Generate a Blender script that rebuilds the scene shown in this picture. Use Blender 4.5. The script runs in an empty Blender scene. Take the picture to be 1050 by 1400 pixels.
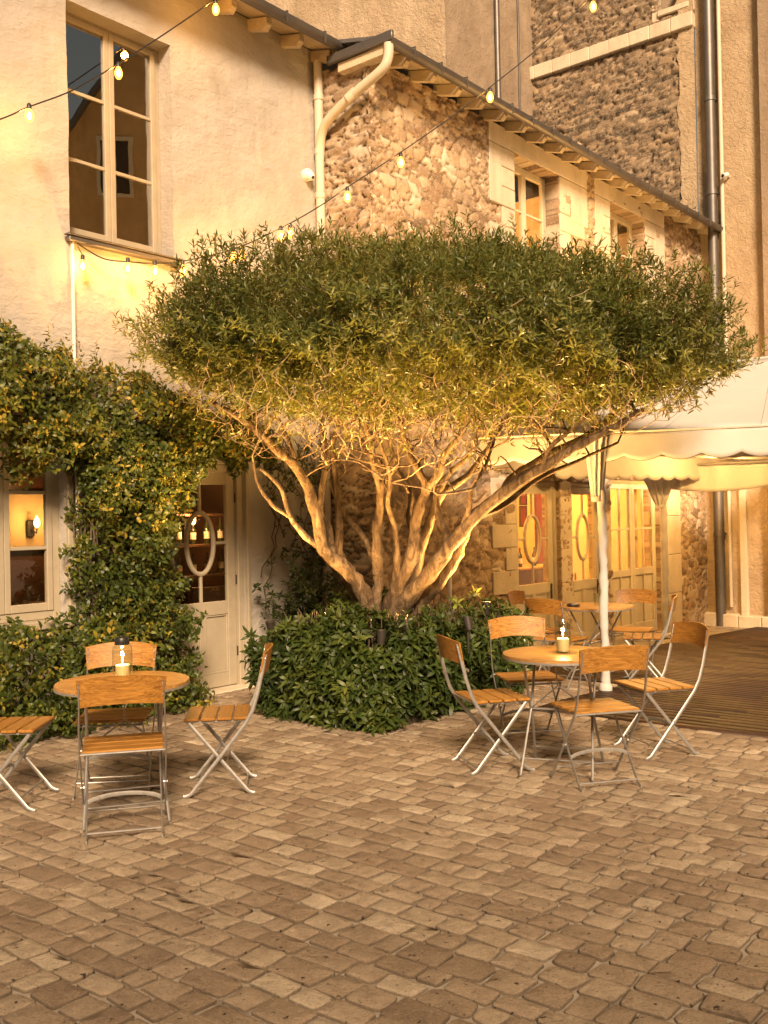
import bpy, math, random
import numpy as np
from mathutils import Vector, Matrix
random.seed(7)
RNG = np.random.default_rng(11)
scene = bpy.context.scene
COL = scene.collection
PI = math.pi
R = math.radians

# ------------------------------------------------------------------ camera
F, EYE = 1362.0, 1.62
cam_d = bpy.data.cameras.new("camera")
cam = bpy.data.objects.new("camera", cam_d)
COL.objects.link(cam)
cam.matrix_world = Matrix.Translation((0, 0, EYE)) @ Matrix.Rotation(R(90.34), 4, 'X') @ Matrix.Rotation(R(-1.15), 4, 'Z')
cam_d.sensor_fit = 'VERTICAL'
cam_d.sensor_height = 36.0
cam_d.lens = 36.0 * F / 1400.0
cam_d.clip_end = 500
cam_d.clip_start = 0.05
scene.camera = cam
CM = cam.matrix_world.to_3x3()

def ray(px, py):
    return CM @ Vector(((px - 525) / F, -(py - 700) / F, -1.0))
def at(px, py, Y):
    d = ray(px, py)
    return d * (Y / d.y) + Vector((0, 0, EYE))

# ------------------------------------------------------------------ frames of the buildings
DD = Vector((.633, .774, 0)).normalized()
NN = Vector((DD.y, -DD.x, 0))
ANG = math.atan2(DD.y, DD.x)
O1 = Vector((-1.40, 9.81, 0))
C2 = Vector((-.083, 10.335, 0))
C3 = Vector((5.53, 17.2, 0))
K4 = Vector((1.21, 16.95, 0))
def w1(t, n, z): return O1 + DD * t + NN * n + Vector((0, 0, z))
def w2(t, n, z): return C2 + DD * t + NN * n + Vector((0, 0, z))
def hit(px, py, O, n):
    d = ray(px, py)
    o = O + NN * n
    s = (o.x * NN.x + o.y * NN.y) / (d.x * NN.x + d.y * NN.y)
    P = d * s + Vector((0, 0, EYE))
    return (P - o).dot(DD), P.z, P
def gz(x, y):
    return -0.035 * max(0.0, x * DD.x + y * DD.y - 7.6)

# ------------------------------------------------------------------ noise
def _h(ix, iy, s):
    a = (ix.astype(np.int64) * 374761393 + iy.astype(np.int64) * 668265263 + s * 974711 + 12345) & 0xffffffff
    a = ((a ^ (a >> 13)) * 1274126177) & 0xffffffff
    a = ((a ^ (a >> 16)) * 2246822519) & 0xffffffff
    return ((a ^ (a >> 15)) & 0xffffffff) / 4294967296.0
def vnoise(x, y, s=0):
    ix, iy = np.floor(x), np.floor(y)
    fx, fy = x - ix, y - iy
    fx = fx * fx * (3 - 2 * fx); fy = fy * fy * (3 - 2 * fy)
    a = _h(ix, iy, s); b = _h(ix + 1, iy, s); c = _h(ix, iy + 1, s); d = _h(ix + 1, iy + 1, s)
    return (a * (1 - fx) + b * fx) * (1 - fy) + (c * (1 - fx) + d * fx) * fy
def fbm(x, y, s=0, o=4):
    r = 0; a = .5
    for k in range(o):
        r = r + a * vnoise(x * 2 ** k, y * 2 ** k, s + k * 17); a *= .5
    return r
def voronoi(x, y, w, h, s=0, jit=.85, p=2.6):
    cx, cy = x / w, y / h
    cx = cx + .5 * (np.floor(cy) % 2)
    bx, by = np.floor(cx), np.floor(cy)
    f1 = np.full(x.shape, 9.); f2 = np.full(x.shape, 9.)
    r1 = np.zeros(x.shape); r2 = np.zeros(x.shape)
    for dx in (-1, 0, 1):
        for dy in (-1, 0, 1):
            jx, jy = bx + dx, by + dy
            qx = jx + .5 + (_h(jx, jy, s) - .5) * jit
            qy = jy + .5 + (_h(jx, jy, s + 1) - .5) * jit
            d = (np.abs(cx - qx) ** p + np.abs(cy - qy) ** p) ** (1 / p) * (.85 + .3 * _h(jx, jy, s + 4))
            near = d < f1
            f2 = np.where(near, f1, np.minimum(f2, d))
            r1 = np.where(near, _h(jx, jy, s + 2), r1)
            r2 = np.where(near, _h(jx, jy, s + 3), r2)
            f1 = np.where(near, d, f1)
    return f2 - f1, r1, r2

# ------------------------------------------------------------------ materials
class NT:
    def __init__(s, name):
        s.m = bpy.data.materials.new(name); s.m.use_nodes = True
        s.t = s.m.node_tree; s.t.nodes.clear()
        s.out = s.t.nodes.new('ShaderNodeOutputMaterial')
    def n(s, typ, **kw):
        nd = s.t.nodes.new(typ)
        for k, v in kw.items():
            if k[0] == '_': setattr(nd, k[1:], v)
            else:
                sock = nd.inputs[int(k[1:])] if k[0] == 'i' and k[1:].isdigit() else nd.inputs[k.replace('__', ' ')]
                if hasattr(v, 'bl_idname') or isinstance(v, bpy.types.NodeSocket): s.t.links.new(v, sock)
                else: sock.default_value = v
        return nd
    def link(s, a, b): s.t.links.new(a, b)
    def coord(s): return s.n('ShaderNodeTexCoord').outputs['Object']
    def mapping(s, scale=(1, 1, 1), rot=(0, 0, 0)):
        return s.n('ShaderNodeMapping', Vector=s.coord(), Scale=scale, Rotation=rot).outputs[0]
    def noise(s, scale, detail=6, rough=.6, vec=None, dist=0):
        return s.n('ShaderNodeTexNoise', Vector=vec or s.coord(), Scale=scale, Detail=detail, Roughness=rough, Distortion=dist).outputs['Fac']
    def ramp(s, fac, stops, interp='LINEAR'):
        nd = s.n('ShaderNodeValToRGB', Fac=fac)
        cr = nd.color_ramp; cr.interpolation = interp
        while len(cr.elements) < len(stops): cr.elements.new(.5)
        for e, (p, c) in zip(cr.elements, stops):
            e.position = p; e.color = (*c, 1) if len(c) == 3 else c
        return nd.outputs[0]
    def mix(s, fac, a, b, mode='MIX'):
        nd = s.n('ShaderNodeMix', _data_type='RGBA', _blend_type=mode)
        for i, v in ((0, fac), (6, a), (7, b)):
            if isinstance(v, bpy.types.NodeSocket): s.link(v, nd.inputs[i])
            else: nd.inputs[i].default_value = (*v, 1) if isinstance(v, tuple) and len(v) == 3 else v
        return nd.outputs[2]
    def math(s, op, a, b=0.0):
        nd = s.n('ShaderNodeMath', _operation=op)
        for i, v in ((0, a), (1, b)):
            if isinstance(v, bpy.types.NodeSocket): s.link(v, nd.inputs[i])
            else: nd.inputs[i].default_value = v
        return nd.outputs[0]
    def attr(s, name): return s.n('ShaderNodeAttribute', _attribute_name=name).outputs['Fac']
    def bump(s, h, strength=.5, dist=.02):
        return s.n('ShaderNodeBump', Height=h, Strength=strength, Distance=dist).outputs[0]
    def bsdf(s, color, rough=.7, metal=0.0, normal=None, spec=.5, **kw):
        nd = s.n('ShaderNodeBsdfPrincipled')
        for k, v in (('Base Color', color), ('Roughness', rough), ('Metallic', metal), ('Specular IOR Level', spec), *kw.items()):
            if isinstance(v, bpy.types.NodeSocket): s.link(v, nd.inputs[k])
            else: nd.inputs[k].default_value = (*v, 1) if isinstance(v, tuple) and len(v) == 3 else v
        if normal: s.link(normal, nd.inputs['Normal'])
        return nd.outputs[0]
    def done(s, sh): s.link(sh, s.out.inputs['Surface']); return s.m

M = {}
def simple(name, col, rough=.6, metal=0, var=.25, scale=6, bump=0., bscale=40, spec=.5):
    n = NT(name)
    f = n.noise(scale)
    c = n.mix(f, tuple(v * (1 - var) for v in col), tuple(min(1, v * (1 + var)) for v in col))
    nm = n.bump(n.noise(bscale, 4), bump, .01) if bump else None
    M[name] = n.done(n.bsdf(c, rough, metal, nm, spec))

# white lime-washed render over coursed blocks
n = NT('white_render')
big = n.noise(.9, 5); mid = n.noise(6, 6, .65); fine = n.noise(45, 5, .7)
c = n.mix(n.ramp(big, [(.35, (0, 0, 0)), (.7, (1, 1, 1))]), (.37, .34, .305), (.46, .43, .39))
c = n.mix(n.ramp(n.noise(3.1, 8, .7, n.mapping((1, 1, .45))), [(.56, (0, 0, 0)), (.78, (.55, .55, .55))]), c, (.44, .37, .30))
c = n.mix(n.ramp(n.noise(24, 3, .5), [(.30, (.6, .6, .6)), (.36, (0, 0, 0))]), c, (.38, .32, .26))
h = n.math('ADD', n.math('MULTIPLY', mid, .9), n.math('MULTIPLY', fine, .22))
c = n.mix(n.ramp(n.noise(2.6, 6, .7, n.mapping((1, 1, .07))), [(.55, (0, 0, 0)), (.74, (.5, .5, .5))]), c, (.31, .265, .22))
lump = n.ramp(n.noise(13, 3, .55, n.mapping((1, 1, 1.6)), .6), [(.42, (0, 0, 0)), (.62, (1, 1, 1))])
h = n.math('ADD', h, n.math('MULTIPLY', lump, .25))
M['white_render'] = n.done(n.bsdf(c, .88, 0, n.bump(h, .5, .022), .25))

def stone_mat(name, stops, mortar, rough=.9, b=.5, dirt=(.08, .05, .03)):
    n = NT(name)
    tone, joint = n.attr('tone'), n.attr('joint')
    c = n.ramp(tone, stops)
    v = n.noise(9, 8, .7)
    c = n.mix(n.ramp(v, [(.3, (0, 0, 0)), (.75, (.4, .4, .4))]), c, n.mix(.5, c, tuple(x * .35 for x in stops[1][1])))
    c = n.mix(n.ramp(n.noise(38, 4, .7), [(.5, (0, 0, 0)), (.72, (.5, .5, .5))]), c, (.62, .56, .46))
    m = n.mix(n.noise(14, 5, .7), mortar, tuple(x * .45 for x in mortar))
    c = n.mix(joint, c, m)
    h = n.math('ADD', n.noise(22, 7, .7), n.math('MULTIPLY', n.noise(90, 3), .3))
    M[name] = n.done(n.bsdf(c, rough, 0, n.bump(h, b, .02), .25))
stone_mat('warm_rubble', [(0, (.17, .11, .065)), (.2, (.34, .225, .13)), (.42, (.52, .39, .25)), (.58, (.30, .21, .13)), (.78, (.46, .33, .20)), (1, (.66, .56, .42))], (.22, .165, .11))
stone_mat('dark_rubble', [(0, (.085, .062, .04)), (.25, (.19, .135, .085)), (.5, (.34, .235, .14)), (.65, (.16, .115, .075)), (.85, (.27, .195, .125)), (1, (.46, .36, .24))], (.05, .04, .032))
stone_mat('corner_rubble', [(0, (.15, .10, .07)), (.3, (.28, .20, .13)), (.6, (.38, .29, .20)), (1, (.46, .40, .32))], (.09, .065, .045))

def cast(name, col, dark, bs=.5, sc=5, bscale=26):
    n = NT(name)
    c = n.mix(n.ramp(n.noise(sc * .25, 6, .65), [(.35, (0, 0, 0)), (.7, (1, 1, 1))]), dark, col)
    c = n.mix(n.ramp(n.noise(sc * 2, 8, .75), [(.5, (0, 0, 0)), (.75, (.55, .55, .55))]), c, tuple(v * .55 for v in dark))
    st = n.noise(1.5, 7, .7, n.mapping((1, 1, .14)), .8)
    c = n.mix(n.ramp(st, [(.50, (0, 0, 0)), (.68, (.45, .45, .45))]), c, tuple(v * .6 for v in dark))
    h = n.math('ADD', n.noise(bscale, 6, .65, None, .8), n.math('MULTIPLY', n.noise(bscale * 4, 3), .3))
    M[name] = n.done(n.bsdf(c, .92, 0, n.bump(h, bs, .04), .2))
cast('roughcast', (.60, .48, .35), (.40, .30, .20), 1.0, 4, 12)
cast('dark_shade_roughcast', (.38, .30, .22), (.25, .19, .135), .6, 4, 12)  # roughcast darkened: carries the side wall's shade, also used for shutter and pilaster
cast('ochre_roughcast', (.58, .46, .31), (.38, .28, .18), 1.0, 3, 13)
cast('ashlar', (.66, .58, .46), (.56, .48, .36), .3, 5, 30)
cast('house_ochre', (.58, .40, .20), (.42, .28, .13), .3, 4, 16)

# painted joinery: cream
def paint(name, col, wear=(.4, .33, .24)):
    n = NT(name)
    c = n.mix(n.ramp(n.noise(7, 6, .7), [(.35, (0, 0, 0)), (.75, (1, 1, 1))]), tuple(v * .86 for v in col), col)
    c = n.mix(n.ramp(n.noise(30, 6, .7, n.mapping((1, 1, .25))), [(.64, (0, 0, 0)), (.74, (.7, .7, .7))]), c, wear)
    M[name] = n.done(n.bsdf(c, .5, 0, n.bump(n.noise(60, 3, .6, n.mapping((1, 1, .15))), .12, .004), .4))
paint('cream_paint', (.58, .51, .37))
paint('grey_paint', (.40, .345, .255))
paint('pipe_paint', (.60, .53, .42))

# honey-coloured weathered wood; grain runs along local x
def wood(name, a, b, ax=(1, 14, 14), rough=.42, stain=.35):
    n = NT(name)
    oi = n.n('ShaderNodeObjectInfo').outputs['Random']
    vv = n.n('ShaderNodeVectorMath', _operation='ADD'); n.link(n.mapping(ax), vv.inputs[0]); n.link(n.math('MULTIPLY', oi, 60), vv.inputs[1])
    g = n.noise(5, 7, .7, vv.outputs[0], 1.6)
    c = n.mix(n.ramp(g, [(.38, (0, 0, 0)), (.62, (1, 1, 1))]), tuple(v * .75 for v in a), b)
    c = n.mix(n.ramp(n.noise(3.2, 4), [(.45, (0, 0, 0)), (.8, (stain,) * 3)]), c, tuple(v * .35 for v in a))
    c = n.mix(n.ramp(n.noise(9, 5, .7, vv.outputs[0], 2.5), [(.60, (0, 0, 0)), (.68, (.75, .75, .75))]), c, tuple(v * .28 for v in a))
    c = n.mix(n.math('MULTIPLY', oi, .45), c, tuple(v * .55 for v in a))
    M[name] = n.done(n.bsdf(c, n.math('ADD', n.math('MULTIPLY', g, .25), rough - .1), 0, n.bump(g, .25, .003), .4))
wood('honey_wood', (.26, .11, .019), (.51, .25, .05))
wood('table_wood', (.36, .175, .045), (.58, .33, .105), rough=.36)
wood('rafter_wood', (.62, .50, .34), (.72, .62, .46), rough=.7, stain=.2)
wood('brown_wood', (.10, .05, .022), (.18, .09, .04))

n = NT('galvanised_metal')
f = n.noise(25, 5, .7)
c = n.mix(f, (.27, .265, .26), (.48, .465, .445))
c = n.mix(n.ramp(n.noise(60, 4, .7), [(.62, (0, 0, 0)), (.7, (.8, .8, .8))]), c, (.16, .09, .05))
M['galvanised_metal'] = n.done(n.bsdf(c, n.math('ADD', n.math('MULTIPLY', f, .3), .3), .7, n.bump(n.noise(120, 3), .1, .002)))
simple('dark_metal', (.07, .06, .055), .45, .6, .3, 18)
simple('zinc', (.16, .15, .145), .5, .7, .35, 4)
simple('slate', (.09, .09, .095), .7, 0, .4, 7, .4, 20)
simple('black_plastic', (.015, .015, .015), .4)
simple('white_plastic', (.75, .73, .70), .35, 0, .05)
simple('wax', (.60, .48, .27), .5, 0, .05)
simple('bottle_glass', (.03, .035, .012), .08, 0, .2); simple('sheer_cloth', (.72, .62, .46), .9, 0, .08); simple('red_cloth', (.22, .03, .02), .9); simple('red_print', (.42, .05, .03), .6, 0, .3)
simple('paper', (.7, .62, .48), .8, 0, .1)
simple('room_dark', (.10, .035, .016), .8, 0, .5, 2)
simple('room_warm', (.62, .45, .22), .8, 0, .25, 2)
simple('room_black', (.05, .035, .025), .9, 0, .3, 2)
simple('shade_cloth', (.8, .6, .35), .8, 0, .1)
simple('cloth', (.45, .36, .27), .9, 0, .2, 12)
simple('soil', (.05, .035, .022), .95, 0, .4, 12, .6, 50)

def emit(name, col, s):
    n = NT(name); M[name] = n.done(n.n('ShaderNodeEmission', Color=(*col, 1), Strength=s).outputs[0])
emit('filament', (1, .62, .22), 60)
emit('bulb_glow', (1, .36, .05), 1.6); emit('bulb_core', (1, .62, .2), 14)
emit('flame', (1, .55, .15), 6)
emit('lamp_glow', (1, .52, .14), 5)

def glass(name, refl, tint=(1, 1, 1), ior=1.5, rough=0.0, wav=0.0):
    n = NT(name)
    fc = n.n('ShaderNodeLayerWeight', Blend=.5).outputs['Facing']
    f = n.math('ADD', n.math('MULTIPLY', n.math('POWER', fc, 4.0), .8), refl)
    g = n.n('ShaderNodeBsdfGlossy', Roughness=rough, Color=(1, 1, 1, 1))
    if wav: n.link(n.bump(n.noise(2.2, 2), wav, .02), g.inputs['Normal'])
    tr = n.n('ShaderNodeBsdfTransparent', Color=(*tint, 1))
    mx = n.n('ShaderNodeMixShader', Fac=f)
    n.link(tr.outputs[0], mx.inputs[1]); n.link(g.outputs[0], mx.inputs[2])
    M[name] = n.done(mx.outputs[0])
glass('window_glass', .06, (.95, .93, .88), wav=.08)
glass('upper_glass', .42, (.6, .6, .6), wav=.02)
glass('jar_glass', .03, (.93, .95, .9))
glass('bulb_glass', .02, (1, .85, .6))

n = NT('amber_glass')
tr = n.n('ShaderNodeBsdfTransparent', Color=(1, .8, .45, 1)); em = n.n('ShaderNodeEmission', Color=(1, .38, .055, 1), Strength=2.2)
mx = n.n('ShaderNodeMixShader', Fac=.55); n.link(tr.outputs[0], mx.inputs[1]); n.link(em.outputs[0], mx.inputs[2])
M['amber_glass'] = n.done(mx.outputs[0])
# leaves
def leaf_mat(name, stops, rough=.42, trans=.28, spec=.5):
    n = NT(name)
    c = n.ramp(n.attr('tone'), stops)
    c = n.mix(n.ramp(n.noise(2.5, 3), [(.35, (0, 0, 0)), (.7, (.5, .5, .5))]), c, n.mix(.6, c, (.03, .035, .012)))
    p = n.bsdf(c, rough, 0, None, spec)
    t = n.n('ShaderNodeBsdfTranslucent', Color=n.mix(.5, c, (.20, .17, .02)))
    mx = n.n('ShaderNodeMixShader', Fac=trans)
    n.link(p, mx.inputs[1]); n.link(t.outputs[0], mx.inputs[2])
    M[name] = n.done(mx.outputs[0])
leaf_mat('tree_leaf', [(0, (.055, .075, .016)), (.35, (.135, .165, .038)), (.7, (.20, .21, .055)), (1, (.30, .26, .06))], .42, .40)
leaf_mat('jasmine_leaf', [(0, (.018, .032, .006)), (.45, (.055, .082, .012)), (.8, (.135, .145, .018)), (1, (.36, .26, .035))], .45, .2, .35)
leaf_mat('bush_leaf', [(0, (.014, .028, .006)), (.5, (.045, .075, .014)), (.85, (.11, .135, .022)), (1, (.15, .15, .03))], .45, .2, .35)
n = NT('bark')
v = n.noise(5, 6, .7, n.mapping((3, 3, 1)), 1.0)
c = n.ramp(v, [(.28, (.035, .023, .013)), (.45, (.11, .072, .04)), (.58, (.215, .15, .088)), (.8, (.33, .25, .16))])
c = n.mix(n.ramp(n.noise(16, 5, .7), [(.58, (0, 0, 0)), (.66, (.8, .8, .8))]), c, (.09, .06, .04))
M['bark'] = n.done(n.bsdf(c, .85, 0, n.bump(n.math('ADD', n.math('ADD', v, n.math('MULTIPLY', n.noise(40, 6, .7), .5)), n.math('MULTIPLY', n.noise(9, 5, .7, n.mapping((6, 6, 1.2))), .8)), 1.0, .03), .2))
simple('twig', (.30, .22, .13), .85, 0, .35, 10)
simple('vine_stem', (.10, .07, .045), .85, 0, .35, 10)

# paving
n = NT('paver_stone')
tone = n.attr('tone')
so_ = n.n('ShaderNodeVectorMath', _operation='ADD'); n.link(n.coord(), so_.inputs[0]); n.link(n.math('MULTIPLY', n.attr('sid'), 90.0), so_.inputs[1]); sv = so_.outputs[0]
c = n.ramp(tone, [(0, (.28, .20, .135)), (.2, (.37, .275, .19)), (.5, (.46, .355, .25)), (.8, (.54, .43, .305)), (1, (.64, .53, .39))])
v = n.noise(10, 9, .75, sv)
c = n.mix(n.ramp(v, [(.32, (.8, .8, .8)), (.56, (0, 0, 0))]), c, n.mix(.55, c, (.10, .07, .045)))
gr = n.noise(95, 5, .8)
c = n.mix(n.ramp(gr, [(.36, (.75, .75, .75)), (.5, (0, 0, 0))]), c, n.mix(.6, c, (.07, .05, .035)))
c = n.mix(n.ramp(n.noise(130, 4, .75), [(.56, (0, 0, 0)), (.70, (.7, .7, .7))]), c, (.66, .56, .43))
c = n.mix(n.ramp(n.math('ADD', n.attr('edge'), n.math('MULTIPLY', n.math('SUBTRACT', n.noise(40, 4, .7), .5), .9)), [(.35, (0, 0, 0)), (.95, (.72, .72, .72))]), c, (.11, .082, .055))
pit = n.ramp(n.noise(30, 3, .55), [(.29, (1, 1, 1)), (.34, (0, 0, 0))])
c = n.mix(pit, c, (.045, .032, .022))
c = n.mix(n.ramp(n.noise(.55, 4, .6), [(.38, (.4, .4, .4)), (.60, (0, 0, 0))]), c, n.mix(.5, c, (.09, .065, .045)))
h = n.math('ADD', n.noise(14, 7, .75, sv), n.math('MULTIPLY', gr, .5))
h = n.math('SUBTRACT', h, n.math('MULTIPLY', pit, .6))
M['paver_stone'] = n.done(n.bsdf(c, n.math('ADD', n.math('MULTIPLY', v, .3), .5), 0, n.bump(h, 1.0, .022), .35))
n = NT('joint_sand')
c = n.mix(n.noise(30, 6, .7), (.20, .16, .115), (.50, .44, .36))
c = n.mix(n.ramp(n.noise(3, 5, .7), [(.5, (0, 0, 0)), (.65, (.7, .7, .7))]), c, (.05, .04, .03))
M['joint_sand'] = n.done(n.bsdf(c, .95, 0, n.bump(n.noise(140, 4, .7), .6, .01), .2))
n = NT('deck_board')
g = n.noise(6, 6, .65, n.mapping((12, 1, 12), (0, 0, R(-50.7))), 1)
c = n.mix(n.attr('tone'), (.016, .0075, .004), (.042, .020, .011))
c = n.mix(n.ramp(g, [(.4, (0, 0, 0)), (.75, (.7, .7, .7))]), c, (.07, .038, .02))
M['deck_board'] = n.done(n.bsdf(c, n.math('ADD', n.math('MULTIPLY', g, .25), .40), 0, n.bump(g, .3, .004), .3))

n = NT('canvas')
c = n.mix(n.noise(2.5, 5, .65), (.46, .44, .42), (.60, .58, .56))
p = n.bsdf(c, .75, 0, n.bump(n.noise(5, 4, .6), .15, .03), .3)
t = n.n('ShaderNodeBsdfTranslucent', Color=(.65, .5, .3, 1))
mx = n.n('ShaderNodeMixShader', Fac=.10); n.link(p, mx.inputs[1]); n.link(t.outputs[0], mx.inputs[2])
M['canvas'] = n.done(mx.outputs[0])

# ------------------------------------------------------------------ mesh builder
class G:
    def __init__(s, mat=None):
        s.v = []; s.f = []; s.m = mat or Matrix.Identity(4)
    def add(s, vs, fs, m=None):
        k = len(s.v)
        mm = s.m @ m if m is not None else s.m
        s.v += [tuple(mm @ Vector(p)) for p in vs]
        s.f += [tuple(i + k for i in f) for f in fs]
        return s
    def box(s, x0, x1, y0, y1, z0, z1, bev=0.0, m=None):
        if x0 > x1: x0, x1 = x1, x0
        if y0 > y1: y0, y1 = y1, y0
        if z0 > z1: z0, z1 = z1, z0
        if bev <= 0:
            vs = [(x, y, z) for z in (z0, z1) for y in (y0, y1) for x in (x0, x1)]
            fs = [(0, 2, 3, 1), (4, 5, 7, 6), (0, 1, 5, 4), (2, 6, 7, 3), (0, 4, 6, 2), (1, 3, 7, 5)]
            return s.add(vs, fs, m)
        b = min(bev, (x1 - x0) * .45, (y1 - y0) * .45, (z1 - z0) * .45)
        X, Y, Z = (x0, x1), (y0, y1), (z0, z1)
        vs = []; idx = {}
        for i in (0, 1):
            for j in (0, 1):
                for k in (0, 1):
                    sx, sy, sz = 1 - 2 * i, 1 - 2 * j, 1 - 2 * k
                    for a in range(3):
                        p = [X[i] + (0 if a == 0 else sx * b), Y[j] + (0 if a == 1 else sy * b), Z[k] + (0 if a == 2 else sz * b)]
                        idx[(i, j, k, a)] = len(vs); vs.append(p)
        fs = []
        I = lambda i, j, k, a: idx[(i, j, k, a)]
        for i in (0, 1): fs.append([I(i, 0, 0, 0), I(i, 0, 1, 0), I(i, 1, 1, 0), I(i, 1, 0, 0)])
        for j in (0, 1): fs.append([I(0, j, 0, 1), I(1, j, 0, 1), I(1, j, 1, 1), I(0, j, 1, 1)])
        for k in (0, 1): fs.append([I(0, 0, k, 2), I(0, 1, k, 2), I(1, 1, k, 2), I(1, 0, k, 2)])
        for j in (0, 1):
            for k in (0, 1): fs.append([I(0, j, k, 1), I(1, j, k, 1), I(1, j, k, 2), I(0, j, k, 2)])
        for i in (0, 1):
            for k in (0, 1): fs.append([I(i, 0, k, 0), I(i, 1, k, 0), I(i, 1, k, 2), I(i, 0, k, 2)])
        for i in (0, 1):
            for j in (0, 1): fs.append([I(i, j, 0, 0), I(i, j, 1, 0), I(i, j, 1, 1), I(i, j, 0, 1)])
        for i in (0, 1):
            for j in (0, 1):
                for k in (0, 1): fs.append([I(i, j, k, 0), I(i, j, k, 1), I(i, j, k, 2)])
        c = Vector(((x0 + x1) / 2, (y0 + y1) / 2, (z0 + z1) / 2))
        out = []
        for f in fs:
            a, b2, d = (Vector(vs[q]) for q in f[:3])
            nrm = (b2 - a).cross(d - a); mid = sum((Vector(vs[q]) for q in f), Vector()) / len(f)
            out.append(tuple(f) if nrm.dot(mid - c) > 0 else tuple(reversed(f)))
        return s.add(vs, out, m)
    def tube(s, path, rad, n=8, cap=True, flat=None, jit=0.0):
        P = [Vector(p) for p in path]
        rs = rad if isinstance(rad, (list, tuple)) else [rad] * len(P)
        vs = []; fs = []; u = None
        for i, p in enumerate(P):
            d = (P[min(i + 1, len(P) - 1)] - P[max(i - 1, 0)])
            if d.length < 1e-9: d = Vector((0, 0, 1))
            d.normalize()
            if u is None:
                u = d.orthogonal().normalized() if flat is None else (Vector(flat) - d * d.dot(Vector(flat))).normalized()
            else:
                u = (u - d * u.dot(d)); u = u.normalized() if u.length > 1e-6 else d.orthogonal().normalized()
            w = d.cross(u)
            ru = rs[i] if not isinstance(rs[i], tuple) else rs[i][0]
            rw = rs[i] if not isinstance(rs[i], tuple) else rs[i][1]
            for k in range(n):
                a = 2 * PI * k / n + (PI / 4 if n == 4 else 0)
                j = 1 + (random.uniform(-jit, jit) if jit else 0)
                vs.append(p + u * math.cos(a) * ru * j + w * math.sin(a) * rw * j)
        for i in range(len(P) - 1):
            for k in range(n):
                a, b = i * n + k, i * n + (k + 1) % n
                fs.append((a, b, b + n, a + n))
        if cap:
            fs.append(tuple(reversed(range(n)))); fs.append(tuple((len(P) - 1) * n + k for k in range(n)))
        return s.add(vs, fs)
    def lathe(s, prof, n=24, c=(0, 0, 0), cap=(True, True)):
        vs = []; fs = []
        for r, z in prof:
            for k in range(n):
                a = 2 * PI * k / n
                vs.append((c[0] + r * math.cos(a), c[1] + r * math.sin(a), c[2] + z))
        for i in range(len(prof) - 1):
            for k in range(n):
                a, b = i * n + k, i * n + (k + 1) % n
                fs.append((a, b, b + n, a + n))
        if cap[0]: fs.append(tuple(reversed(range(n))))
        if cap[1]: fs.append(tuple((len(prof) - 1) * n + k for k in range(n)))
        return s.add(vs, fs)
    def prism(s, poly, y0, y1, m=None):
        n = len(poly)
        vs = [(x, y0, z) for x, z in poly] + [(x, y1, z) for x, z in poly]
        fs = [tuple(range(n)), tuple(reversed(range(n, 2 * n)))] + [(i, i + n, (i + 1) % n + n, (i + 1) % n) for i in range(n)]
        return s.add(vs, fs, m)

def link_mesh(name, me, mat, parent=None):
    o = bpy.data.objects.new(name, me)
    COL.objects.link(o)
    if mat: me.materials.append(M[mat])
    if parent: o.parent = parent
    return o
def obj(name, g, mat, parent=None, smooth=False, ang=40):
    me = bpy.data.meshes.new(name)
    me.from_pydata(g.v, [], g.f); me.update()
    if smooth:
        me.shade_smooth()
        try: me.set_sharp_from_angle(angle=R(ang))
        except Exception: pass
    return link_mesh(name, me, mat, parent)
def tag(o, label=None, cat=None, group=None, kind=None):
    if label: o['label'] = label
    if cat: o['category'] = cat
    if group: o['group'] = group
    if kind: o['kind'] = kind
    return o
def empty(name, loc=(0, 0, 0), rz=0.0, label=None, cat=None, group=None):
    o = bpy.data.objects.new(name, None); COL.objects.link(o)
    o.location = loc; o.rotation_euler = (0, 0, rz); o.empty_display_size = .1
    return tag(o, label, cat, group)
def children(o): return [c for c in bpy.data.objects if c.parent == o]
def copy_tree(o, parent=None):
    c = o.copy(); COL.objects.link(c)
    if parent: c.parent = parent
    for ch in children(o): copy_tree(ch, c)
    return c
def np_mesh(name, verts, tris, quads, mat, parent=None, attrs=None, smooth=False):
    me = bpy.data.meshes.new(name)
    nv, nt, nq = len(verts), len(tris), len(quads)
    me.vertices.add(nv); me.vertices.foreach_set('co', np.asarray(verts, np.float32).ravel())
    loops = np.concatenate([np.asarray(tris, np.int32).ravel(), np.asarray(quads, np.int32).ravel()])
    me.loops.add(len(loops)); me.loops.foreach_set('vertex_index', loops)
    me.polygons.add(nt + nq)
    st = np.concatenate([np.arange(nt) * 3, nt * 3 + np.arange(nq) * 4]).astype(np.int32)
    me.polygons.foreach_set('loop_start', st)
    for k, v in (attrs or {}).items():
        a = me.attributes.new(k, 'FLOAT', 'POINT'); a.data.foreach_set('value', np.asarray(v, np.float32))
    me.update(calc_edges=True); me.validate()
    if smooth: me.shade_smooth()
    return link_mesh(name, me, mat, parent)

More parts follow.
